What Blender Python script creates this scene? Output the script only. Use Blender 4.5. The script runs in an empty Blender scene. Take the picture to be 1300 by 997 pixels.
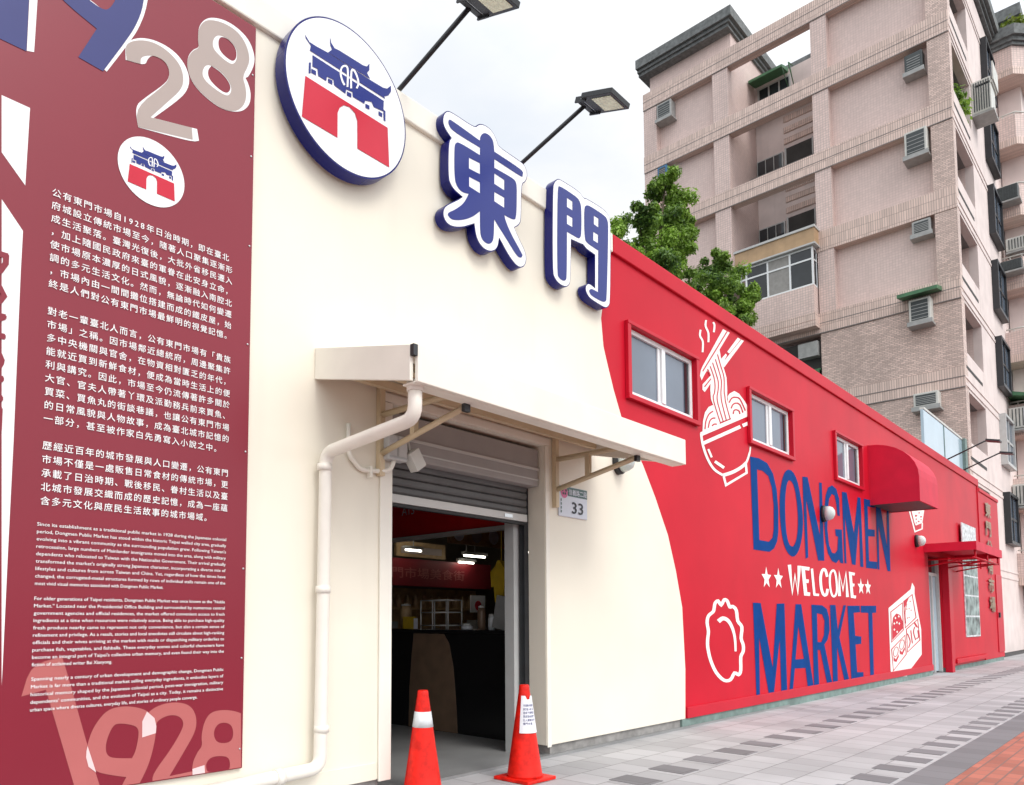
import bpy, bmesh, math, random
from math import radians, sin, cos, pi
from mathutils import Vector, Matrix
from mathutils.geometry import tessellate_polygon

random.seed(7)
scene = bpy.context.scene
COL = scene.collection

# ------------------------------------------------------------------ camera
cam_d = bpy.data.cameras.new('camera')
cam = bpy.data.objects.new('camera', cam_d)
COL.objects.link(cam)
cam.location = (0, -4.535, 1.35)
cam.rotation_euler = (radians(93.95), 0, radians(-45.19))
cam_d.sensor_width = 36
cam_d.lens = 26.06
cam_d.shift_x = 0.0615
cam_d.shift_y = 0.1727
cam_d.clip_end = 2000
scene.camera = cam

# ------------------------------------------------------------------ overcast sky
SUN = Vector((-0.05, -0.66, 0.72)).normalized()
world = bpy.data.worlds.new('World')
scene.world = world
world.use_nodes = True
wn, wl = world.node_tree.nodes, world.node_tree.links
wn.clear()
w_out = wn.new('ShaderNodeOutputWorld')
w_mix = wn.new('ShaderNodeMixShader')
sky = wn.new('ShaderNodeTexSky')
sky.sky_type = 'NISHITA'
sky.sun_disc = False
sky.sun_elevation = math.asin(SUN.z)
sky.sun_rotation = math.atan2(SUN.x, SUN.y)
bg_sky = wn.new('ShaderNodeBackground')
bg_sky.inputs['Strength'].default_value = 0.12
wl.new(sky.outputs[0], bg_sky.inputs['Color'])
w_tc = wn.new('ShaderNodeTexCoord')
w_map = wn.new('ShaderNodeMapping')
w_map.inputs['Scale'].default_value = (1, 1, 2.2)
w_noise = wn.new('ShaderNodeTexNoise')
w_noise.inputs['Scale'].default_value = 2.6
w_noise.inputs['Detail'].default_value = 6
w_ramp = wn.new('ShaderNodeValToRGB')
w_ramp.color_ramp.elements[0].position = 0.33
w_ramp.color_ramp.elements[0].color = (0.80, 0.86, 0.94, 1)
w_ramp.color_ramp.elements[1].position = 0.55
w_ramp.color_ramp.elements[1].color = (1.0, 1.0, 1.0, 1)
bg_cloud = wn.new('ShaderNodeBackground')
bg_cloud.inputs['Strength'].default_value = 1.12
wl.new(w_tc.outputs['Generated'], w_map.inputs[0])
wl.new(w_map.outputs[0], w_noise.inputs[0])
wl.new(w_noise.outputs[0], w_ramp.inputs[0])
wl.new(w_ramp.outputs[0], bg_cloud.inputs['Color'])
# the overcast is brighter on the side where the sun stands behind it
w_dot = wn.new('ShaderNodeVectorMath'); w_dot.operation = 'DOT_PRODUCT'
w_dot.inputs[1].default_value = SUN
wl.new(w_tc.outputs['Generated'], w_dot.inputs[0])
w_lum = wn.new('ShaderNodeMapRange')
w_lum.inputs[1].default_value = 0.05; w_lum.inputs[2].default_value = 1.0
w_lum.inputs[3].default_value = 0.90; w_lum.inputs[4].default_value = 1.85
wl.new(w_dot.outputs['Value'], w_lum.inputs[0])
wl.new(w_lum.outputs[0], bg_cloud.inputs['Strength'])
w_mix.inputs[0].default_value = 0.9
wl.new(bg_sky.outputs[0], w_mix.inputs[1])
wl.new(bg_cloud.outputs[0], w_mix.inputs[2])
wl.new(w_mix.outputs[0], w_out.inputs[0])

sun_d = bpy.data.lights.new('sun', 'SUN')
sun_d.energy = 1.25
sun_d.angle = radians(25)
sun_d.color = (1.0, 0.96, 0.9)
sun = bpy.data.objects.new('sun', sun_d)
COL.objects.link(sun)
sun.location = (0, -20, 30)
sun.rotation_euler = SUN.to_track_quat('Z', 'Y').to_euler()

scene.view_settings.view_transform = 'Standard'
scene.view_settings.look = 'None'
scene.view_settings.exposure = 0.29
scene.view_settings.gamma = 1
scene.view_settings.use_curve_mapping = False

# ------------------------------------------------------------------ materials
MATS = {}
def srgb(r, g, b):
    f = lambda c: (c/12.92 if c <= 0.04045 else ((c+0.055)/1.055)**2.4)
    return (f(r/255), f(g/255), f(b/255))

def mat(name, col, rough=0.6, var=0.06, scale=3.0, metal=0.0, bump=0.0, bscale=40.0, spec=0.5, streak=0.0, emit=0.0):
    m = bpy.data.materials.new(name)
    m.use_nodes = True
    n, l = m.node_tree.nodes, m.node_tree.links
    p = n['Principled BSDF']
    p.inputs['Roughness'].default_value = rough
    p.inputs['Metallic'].default_value = metal
    p.inputs['Specular IOR Level'].default_value = spec
    tc = n.new('ShaderNodeTexCoord')
    nz = n.new('ShaderNodeTexNoise')
    nz.inputs['Scale'].default_value = scale
    nz.inputs['Detail'].default_value = 5
    l.new(tc.outputs['Object'], nz.inputs[0])
    mx = n.new('ShaderNodeMix'); mx.data_type = 'RGBA'
    mx.inputs['A'].default_value = (*[c*(1-var) for c in col], 1)
    mx.inputs['B'].default_value = (*[min(1, c*(1+var)) for c in col], 1)
    mr = n.new('ShaderNodeMapRange')
    mr.inputs[1].default_value = 0.3; mr.inputs[2].default_value = 0.7
    l.new(nz.outputs[0], mr.inputs[0])
    l.new(mr.outputs[0], mx.inputs['Factor'])
    last = mx.outputs['Result']
    if streak:
        mp = n.new('ShaderNodeMapping'); mp.inputs['Scale'].default_value = (2.5, 2.5, 0.12)
        n2 = n.new('ShaderNodeTexNoise'); n2.inputs['Scale'].default_value = 1.6; n2.inputs['Detail'].default_value = 6
        r2 = n.new('ShaderNodeMapRange'); r2.inputs[1].default_value = 0.56; r2.inputs[2].default_value = 0.78
        r2.inputs[4].default_value = streak
        l.new(tc.outputs['Object'], mp.inputs[0]); l.new(mp.outputs[0], n2.inputs[0]); l.new(n2.outputs[0], r2.inputs[0])
        m2 = n.new('ShaderNodeMix'); m2.data_type = 'RGBA'
        m2.inputs['B'].default_value = (col[0]*0.5+0.02, col[1]*0.5+0.02, col[2]*0.5+0.015, 1)
        l.new(r2.outputs[0], m2.inputs['Factor']); l.new(last, m2.inputs['A'])
        last = m2.outputs['Result']
    l.new(last, p.inputs['Base Color'])
    if bump:
        nb = n.new('ShaderNodeTexNoise'); nb.inputs['Scale'].default_value = bscale
        l.new(tc.outputs['Object'], nb.inputs[0])
        bp = n.new('ShaderNodeBump'); bp.inputs['Strength'].default_value = bump; bp.inputs['Distance'].default_value = 0.01
        l.new(nb.outputs[0], bp.inputs['Height']); l.new(bp.outputs[0], p.inputs['Normal'])
    if emit:
        p.inputs['Emission Color'].default_value = (*col, 1)
        p.inputs['Emission Strength'].default_value = emit
    MATS[name] = m
    return m

def tile_mat(name, col, joint, w, h, mortar, offset=0.5, var=0.12, rough=0.55, streak=0.35, axis='wall'):
    """Tiles or bricks laid in the plane of the face: horizontal run = x or y, whichever lies in the face."""
    m = bpy.data.materials.new(name); m.use_nodes = True
    n, l = m.node_tree.nodes, m.node_tree.links
    p = n['Principled BSDF']; p.inputs['Roughness'].default_value = rough
    tc = n.new('ShaderNodeTexCoord'); geo = n.new('ShaderNodeNewGeometry')
    sp = n.new('ShaderNodeSeparateXYZ'); l.new(tc.outputs['Object'], sp.inputs[0])
    cb = n.new('ShaderNodeCombineXYZ')
    if axis == 'wall':
        sn = n.new('ShaderNodeSeparateXYZ'); l.new(geo.outputs['True Normal'], sn.inputs[0])
        ab = n.new('ShaderNodeMath'); ab.operation = 'ABSOLUTE'; l.new(sn.outputs[0], ab.inputs[0])
        gt = n.new('ShaderNodeMath'); gt.operation = 'GREATER_THAN'; gt.inputs[1].default_value = 0.6; l.new(ab.outputs[0], gt.inputs[0])
        mxf = n.new('ShaderNodeMix'); mxf.data_type = 'FLOAT'
        l.new(gt.outputs[0], mxf.inputs['Factor']); l.new(sp.outputs[0], mxf.inputs['A']); l.new(sp.outputs[1], mxf.inputs['B'])
        l.new(mxf.outputs['Result'], cb.inputs[0]); l.new(sp.outputs[2], cb.inputs[1])
    else:
        l.new(sp.outputs[0], cb.inputs[0]); l.new(sp.outputs[1], cb.inputs[1])
    br = n.new('ShaderNodeTexBrick'); br.offset = offset
    br.inputs['Scale'].default_value = 1.0
    br.inputs['Brick Width'].default_value = w; br.inputs['Row Height'].default_value = h
    br.inputs['Mortar Size'].default_value = mortar; br.inputs['Mortar Smooth'].default_value = 0.2
    br.inputs['Color1'].default_value = (*[c*(1-var) for c in col], 1)
    br.inputs['Color2'].default_value = (*[min(1, c*(1+var)) for c in col], 1)
    br.inputs['Mortar'].default_value = (*joint, 1)
    l.new(cb.outputs[0], br.inputs[0])
    nz = n.new('ShaderNodeTexNoise'); nz.inputs['Scale'].default_value = 0.9; nz.inputs['Detail'].default_value = 8
    mp = n.new('ShaderNodeMapping'); mp.inputs['Scale'].default_value = (1, 1, 0.3 if axis == 'wall' else 1)
    l.new(tc.outputs['Object'], mp.inputs[0]); l.new(mp.outputs[0], nz.inputs[0])
    mr = n.new('ShaderNodeMapRange'); mr.inputs[1].default_value = 0.45; mr.inputs[2].default_value = 0.8
    mr.inputs[3].default_value = 0.0; mr.inputs[4].default_value = streak
    l.new(nz.outputs[0], mr.inputs[0])
    mx = n.new('ShaderNodeMix'); mx.data_type = 'RGBA'
    l.new(mr.outputs[0], mx.inputs['Factor']); l.new(br.outputs[0], mx.inputs['A'])
    mx.inputs['B'].default_value = (*[c*0.45 for c in col], 1)
    l.new(mx.outputs['Result'], p.inputs['Base Color'])
    bp = n.new('ShaderNodeBump'); bp.inputs['Strength'].default_value = 0.5; bp.inputs['Distance'].default_value = 0.01; bp.invert = True
    l.new(br.outputs['Fac'], bp.inputs['Height']); l.new(bp.outputs[0], p.inputs['Normal'])
    MATS[name] = m
    return m

CREAM = (0.805, 0.755, 0.64)
mat('cream_paint', CREAM, 0.5, 0.035, 1.2, streak=0.11, bump=0.05, bscale=90)
mat('cream_trim', (0.81, 0.775, 0.69), 0.45, 0.04, 3)
mat('beige_steel', (0.62, 0.50, 0.33), 0.5, 0.06, 4)
mat('red_paint', (0.54, 0.009, 0.026), 0.42, 0.09, 0.8, streak=0.13, bump=0.04, bscale=60, spec=0.10)
mat('red_trim', (0.52, 0.008, 0.026), 0.4, 0.05, 2, spec=0.2)
mat('red_canopy', (0.60, 0.012, 0.045), 0.5, 0.08, 3, spec=0.2)
mat('mural_white', (0.86, 0.84, 0.80), 0.55, 0.03, 5, spec=0.2)
mat('mural_red', (0.55, 0.018, 0.04), 0.5, 0.03, 5, spec=0.2)
mat('mural_blue', (0.0005, 0.048, 0.215), 0.6, 0.10, 4, spec=0.06)
mat('plinth_teal', (0.17, 0.24, 0.22), 0.8, 0.25, 6, bump=0.2)
mat('plinth_grey', (0.27, 0.26, 0.25), 0.85, 0.25, 8, bump=0.3)
mat('banner_maroon', (0.215, 0.010, 0.026), 0.33, 0.05, 0.8, spec=0.42)
mat('banner_white', (0.83, 0.83, 0.83), 0.4, 0.02)
mat('banner_blue', (0.045, 0.052, 0.18), 0.4, 0.03, spec=0.25)
mat('banner_beige', (0.41, 0.34, 0.31), 0.4, 0.03, spec=0.25)
mat('banner_pink', (0.44, 0.125, 0.12), 0.4, 0.03, spec=0.25)
mat('banner_pale', (0.74, 0.55, 0.55), 0.4, 0.03)
mat('sign_white', (0.86, 0.87, 0.89), 0.3, 0.02)
mat('sign_navy', (0.008, 0.010, 0.14), 0.25, 0.08, 3, spec=0.25)
mat('sign_blue', (0.018, 0.030, 0.20), 0.3, 0.04, 3, spec=0.25)
mat('sign_red', (0.54, 0.02, 0.045), 0.3, 0.04, 3, spec=0.25)
mat('black_metal', (0.018, 0.020, 0.024), 0.4, 0.2, 9)
mat('dark_rubber', (0.015, 0.015, 0.016), 0.6, 0.2, 9)
mat('steel', (0.55, 0.56, 0.57), 0.3, 0.05, 5, metal=0.9)
mat('shutter_grey', (0.10, 0.10, 0.10), 0.45, 0.12, 5)
mat('housing_grey', (0.34, 0.32, 0.31), 0.45, 0.06, 4)
mat('bar_light', (0.55, 0.55, 0.53), 0.4, 0.05)
mat('upvc_white', (0.80, 0.82, 0.83), 0.35, 0.03)
mat('glass_blue', (0.13, 0.165, 0.215), 0.08, 0.15, 0.8, spec=0.6)
mat('glass_dark', (0.025, 0.03, 0.035), 0.06, 0.3, 1.2, spec=0.6)
mat('glass_pale', (0.42, 0.55, 0.63), 0.12, 0.1, 0.7, spec=0.6)
mat('lamp_glass', (0.62, 0.66, 0.50), 0.2, 0.15, 30)
mat('lens_white', (0.62, 0.70, 0.68), 0.15, 0.06, 9)
mat('pipe_cream', (0.80, 0.755, 0.68), 0.35, 0.04, 6)
mat('box_grey', (0.50, 0.50, 0.49), 0.5, 0.08, 10)
mat('plate_white', (0.62, 0.66, 0.74), 0.35, 0.03)
mat('plate_green', (0.05, 0.12, 0.11), 0.4, 0.05)
mat('plate_pink', (0.60, 0.10, 0.26), 0.4, 0.05)
mat('ink_black', (0.02, 0.022, 0.03), 0.5, 0.05)
mat('cone_orange', (0.70, 0.014, 0.007), 0.4, 0.28, 13, spec=0.25)
mat('cone_band', (0.70, 0.74, 0.76), 0.3, 0.12, 14)
mat('paper', (0.78, 0.79, 0.83), 0.7, 0.03)
mat('gold', (0.27, 0.13, 0.025), 0.3, 0.15, 8, metal=0.7)
mat('floor_grey', (0.24, 0.24, 0.24), 0.45, 0.12, 2)
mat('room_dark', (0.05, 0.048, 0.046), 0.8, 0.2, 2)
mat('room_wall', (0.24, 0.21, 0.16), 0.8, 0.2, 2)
mat('stone_black', (0.010, 0.010, 0.011), 0.18, 0.3, 30)
mat('stone_tan', (0.20, 0.13, 0.085), 0.35, 0.15, 6)
mat('board_red', (0.62, 0.012, 0.016), 0.45, 0.08, 3)
mat('board_maroon', (0.24, 0.012, 0.02), 0.5, 0.08, 3)
mat('tube_light', (1.0, 0.95, 0.82), 0.4, 0.0, emit=6.0)
mat('yellow_cloth', (0.62, 0.42, 0.02), 0.7, 0.12, 9)
mat('wood_tan', (0.45, 0.30, 0.15), 0.55, 0.2, 8)
mat('poster_photo', (0.20, 0.26, 0.25), 0.5, 1.0, 3.2)
mat('poster_light', (0.60, 0.64, 0.66), 0.5, 0.4, 9)
mat('coping_stone', (0.16, 0.17, 0.17), 0.85, 0.3, 6, bump=0.3)
mat('concrete_pale', (0.40, 0.385, 0.37), 0.85, 0.15, 2, streak=0.3)
mat('stucco_pink', (0.72, 0.62, 0.59), 0.8, 0.08, 1.5, streak=0.25)
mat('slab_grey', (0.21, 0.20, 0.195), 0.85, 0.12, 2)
mat('canopy_green', (0.06, 0.17, 0.08), 0.5, 0.2, 4)
mat('canopy_tan', (0.45, 0.30, 0.17), 0.6, 0.15, 2, streak=0.25)
mat('ac_white', (0.58, 0.58, 0.54), 0.5, 0.1, 5)
mat('ac_grey', (0.36, 0.365, 0.355), 0.5, 0.15, 5)
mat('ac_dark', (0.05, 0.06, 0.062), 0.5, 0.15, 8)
mat('ac_blue', (0.05, 0.17, 0.33), 0.4, 0.1, 5)
mat('alu', (0.50, 0.51, 0.50), 0.4, 0.06, 6)
mat('curtain_grey', (0.30, 0.29, 0.275), 0.8, 0.1, 8)
mat('bark', (0.10, 0.075, 0.05), 0.9, 0.3, 6, bump=0.4)
mat('asphalt', (0.055, 0.055, 0.057), 0.9, 0.2, 4, bump=0.2)
mat('gravel_roof', (0.22, 0.22, 0.215), 0.9, 0.15, 3)

PINK = (0.74, 0.575, 0.525)
tile_mat('tile_grid', PINK, (0.50, 0.40, 0.37), 0.11, 0.11, 0.009, offset=0.0, var=0.07, streak=0.22)
tile_mat('tile_brick', (0.70, 0.54, 0.475), (0.40, 0.30, 0.265), 0.18, 0.07, 0.009, offset=0.5, var=0.2, streak=0.42)
tile_mat('tile_soldier', (0.72, 0.56, 0.49), (0.36, 0.26, 0.23), 0.085, 0.42, 0.009, offset=0.0, var=0.12, streak=0.22)
tile_mat('tile_panel', (0.74, 0.585, 0.54), (0.60, 0.465, 0.43), 0.11, 0.11, 0.006, offset=0.0, var=0.045, streak=0.16)
tile_mat('paver_grey', (0.41, 0.405, 0.415), (0.24, 0.235, 0.235), 0.325, 0.36, 0.006, offset=0.5, var=0.14, rough=0.8, streak=0.42, axis='floor')
tile_mat('paver_dark', (0.185, 0.18, 0.19), (0.13, 0.128, 0.13), 0.325, 0.36, 0.006, offset=0.0, var=0.15, rough=0.8, streak=0.2, axis='floor')
tile_mat('brick_red', (0.40, 0.13, 0.09), (0.22, 0.12, 0.10), 0.23, 0.115, 0.008, offset=0.5, var=0.2, rough=0.85, streak=0.3, axis='floor')

def leaf_mat(name, dark, light):
    m = bpy.data.materials.new(name); m.use_nodes = True
    n, l = m.node_tree.nodes, m.node_tree.links
    p = n['Principled BSDF']; p.inputs['Roughness'].default_value = 0.5
    geo = n.new('ShaderNodeNewGeometry'); ramp = n.new('ShaderNodeValToRGB')
    ramp.color_ramp.elements[0].color = (*dark, 1); ramp.color_ramp.elements[1].color = (*light, 1)
    tc = n.new('ShaderNodeTexCoord'); nz = n.new('ShaderNodeTexNoise'); nz.inputs['Scale'].default_value = 1.1; nz.inputs['Detail'].default_value = 2
    l.new(tc.outputs['Object'], nz.inputs[0])
    mr = n.new('ShaderNodeMapRange'); mr.inputs[1].default_value = 0.36; mr.inputs[2].default_value = 0.64
    l.new(nz.outputs[0], mr.inputs[0])
    md = n.new('ShaderNodeMix'); md.data_type = 'FLOAT'; md.inputs['Factor'].default_value = 0.6
    l.new(geo.outputs['Random Per Island'], md.inputs['A']); l.new(mr.outputs[0], md.inputs['B'])
    l.new(md.outputs['Result'], ramp.inputs[0]); l.new(ramp.outputs[0], p.inputs['Base Color'])
    tr = n.new('ShaderNodeBsdfTranslucent'); l.new(ramp.outputs[0], tr.inputs[0])
    ms = n.new('ShaderNodeMixShader'); ms.inputs[0].default_value = 0.35
    l.new(p.outputs[0], ms.inputs[1]); l.new(tr.outputs[0], ms.inputs[2])
    l.new(ms.outputs[0], n['Material Output'].inputs[0])
    MATS[name] = m
leaf_mat('leaf', (0.028, 0.085, 0.022), (0.34, 0.54, 0.075))
leaf_mat('leaf_pot', (0.10, 0.16, 0.02), (0.32, 0.36, 0.05))

# ------------------------------------------------------------------ helpers
ORG = {}
def tagged(o, label=None, cat=None, group=None, kind=None):
    if label: o['label'] = label
    if cat: o['category'] = cat
    if group: o['group'] = group
    if kind: o['kind'] = kind
    return o

def thing(name, label, cat, loc, group=None):
    o = bpy.data.objects.new(name, None); COL.objects.link(o)
    o.empty_display_size = 0.2
    o.location = loc
    ORG[o.name] = Vector(loc)
    return tagged(o, label, cat, group)

class MB:
    def __init__(self): self.b = bmesh.new()
    def box(self, x0, x1, y0, y1, z0, z1, rot=None, piv=None):
        v = [self.b.verts.new((x, y, z)) for x in (x0, x1) for y in (y0, y1) for z in (z0, z1)]
        for f in ((0,1,3,2),(4,6,7,5),(0,4,5,1),(2,3,7,6),(0,2,6,4),(1,5,7,3)):
            self.b.faces.new([v[i] for i in f])
        if rot is not None:
            piv = Vector(piv)
            for q in v: q.co = piv + rot @ (q.co - piv)
        return self
    def quad(self, *pts):
        self.b.faces.new([self.b.verts.new(p) for p in pts]); return self
    def tube(self, path, r, seg=12, cap=True):
        pts = [Vector(p) for p in path]; rings = []
        rs = r if isinstance(r, (list, tuple)) else [r]*len(pts)
        prev = None
        for i, p in enumerate(pts):
            a = (p - pts[i-1]).normalized() if i else (pts[1]-p).normalized()
            c = (pts[i+1]-p).normalized() if i < len(pts)-1 else a
            t = (a + c).normalized()
            if prev is None:
                up = Vector((0,0,1)) if abs(t.z) < 0.9 else Vector((1,0,0))
                u = t.cross(up).normalized()
            else:
                u = (prev - t*prev.dot(t)).normalized()
            prev = u; w = t.cross(u)
            k = 1/max(0.5, t.dot(a))
            rings.append([self.b.verts.new(p + (u*cos(2*pi*j/seg) + w*sin(2*pi*j/seg))*rs[i]*(k if 0 < i < len(pts)-1 else 1)) for j in range(seg)])
        for A, B in zip(rings, rings[1:]):
            for j in range(seg):
                f = self.b.faces.new([A[j], A[(j+1)%seg], B[(j+1)%seg], B[j]]); f.smooth = True
        if cap:
            self.b.faces.new(rings[0][::-1]); self.b.faces.new(rings[-1])
        return self
    def lathe(self, c, prof, seg=32, axis='z', sx=1.0):
        c = Vector(c); rings = []
        for r, h in prof:
            ring = []
            for j in range(seg):
                a = 2*pi*j/seg
                d = Vector((r*cos(a)*sx, r*sin(a), h)) if axis == 'z' else Vector((r*cos(a)*sx, -h, r*sin(a)))
                ring.append(self.b.verts.new(c + d))
            rings.append(ring)
        for A, B in zip(rings, rings[1:]):
            for j in range(seg):
                f = self.b.faces.new([A[j], A[(j+1)%seg], B[(j+1)%seg], B[j]]); f.smooth = True
        self.b.faces.new(rings[0][::-1]); self.b.faces.new(rings[-1])
        return self
    def prism(self, rings, y0, y1, put=None):
        """Outline (first ring) with holes in the wall plane, from y0 (front) back to y1."""
        put = put or (lambda x, z, y: (x, y, z))
        flat = [p for r in rings for p in r]
        tri = tessellate_polygon([[Vector((p[0], p[1], 0)) for p in r] for r in rings])
        F = [self.b.verts.new(put(p[0], p[1], y0)) for p in flat]
        B = [self.b.verts.new(put(p[0], p[1], y1)) for p in flat]
        for t in tri:
            if len(set(t)) < 3: continue
            for vs in ([F[i] for i in t], [B[i] for i in reversed(t)]):
                try: self.b.faces.new(vs)
                except ValueError: pass
        k = 0
        for r in rings:
            n = len(r)
            for j in range(n):
                a, b = k+j, k+(j+1) % n
                self.b.faces.new([F[a], F[b], B[b], B[a]])
            k += n
        return self
    def sheet(self, rings, y):
        """Painted or printed shape lying flat on a wall face at depth y."""
        flat = [p for r in rings for p in r]
        tri = tessellate_polygon([[Vector((p[0], p[1], 0)) for p in r] for r in rings])
        V = [self.b.verts.new((p[0], y, p[1])) for p in flat]
        for t in tri:
            if len(set(t)) < 3: continue
            a, b, c = (Vector(flat[i]) for i in t)
            s = (b-a).cross(c-a)
            if abs(s) < 1e-9: continue
            try: self.b.faces.new([V[i] for i in (t if s > 0 else t[::-1])])
            except ValueError: pass
        return self
    def tris(self, tl, put):
        vs, fs = tl
        V = [self.b.verts.new(put(x, y)) for x, y in vs]
        for f in fs:
            try: self.b.faces.new([V[i] for i in f])
            except ValueError: pass
        return self
    def build(self, name, m, parent=None, origin=None, bevel=0.0, fix=True, split=False, **tags):
        if split:
            # each separate piece becomes a part of its own
            todo = set(self.b.verts); out = []
            while todo:
                st = [todo.pop()]; isl = set(st)
                while st:
                    v = st.pop()
                    for e in v.link_edges:
                        o2 = e.other_vert(v)
                        if o2 not in isl: isl.add(o2); st.append(o2)
                todo -= isl
                nb = MB(); mp = {v: nb.b.verts.new(v.co) for v in isl}
                for f in {f for v in isl for f in v.link_faces}:
                    nf = nb.b.faces.new([mp[v] for v in f.verts]); nf.smooth = f.smooth
                out.append(nb.build(name, m, parent, origin, bevel, fix, **tags))
            self.b.free()
            return out[0]
        if fix: bmesh.ops.recalc_face_normals(self.b, faces=self.b.faces)
        if parent is not None: o_w = ORG[parent.name]
        elif origin is not None: o_w = Vector(origin)
        else:
            xs = [v.co for v in self.b.verts]
            o_w = Vector(((min(v.x for v in xs)+max(v.x for v in xs))/2, (min(v.y for v in xs)+max(v.y for v in xs))/2, min(v.z for v in xs)))
        for v in self.b.verts: v.co -= o_w
        me = bpy.data.meshes.new(name); self.b.to_mesh(me); self.b.free()
        me.materials.append(MATS[m])
        o = bpy.data.objects.new(name, me); COL.objects.link(o)
        if parent is not None: o.parent = parent
        else: o.location = o_w
        ORG[o.name] = o_w
        if bevel:
            bv = o.modifiers.new('bevel', 'BEVEL'); bv.width = bevel; bv.segments = 2; bv.limit_method = 'ANGLE'
        return tagged(o, **tags)

def copy_tree(o, delta, parent=None, label=None):
    c = o.copy(); COL.objects.link(c)
    if parent is None: c.location = Vector(o.location) + Vector(delta)
    else: c.parent = parent
    if label: c['label'] = label
    for ch in list(o.children): copy_tree(ch, delta, c)
    return c

_tc = {}
def text_tris(body, offset=0.0):
    """Flat triangles of a line of lettering, 1 unit = 1 em."""
    key = (body, offset)
    if key in _tc: return _tc[key]
    cu = bpy.data.curves.new('lettering', 'FONT'); cu.body = body; cu.resolution_u = 2; cu.offset = offset
    ob = bpy.data.objects.new('lettering', cu); COL.objects.link(ob)
    dg = bpy.context.evaluated_depsgraph_get(); dg.update()
    me = ob.evaluated_get(dg).to_mesh()
    vs = [(v.co.x, v.co.y) for v in me.vertices]; fs = [tuple(p.vertices) for p in me.polygons]
    ob.evaluated_get(dg).to_mesh_clear()
    bpy.data.objects.remove(ob); bpy.data.curves.remove(cu)
    _tc[key] = (vs, fs)
    return _tc[key]
def bbox(t):
    xs = [p[0] for p in t[0]]; ys = [p[1] for p in t[0]]
    return min(xs), max(xs), min(ys), max(ys)

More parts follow.
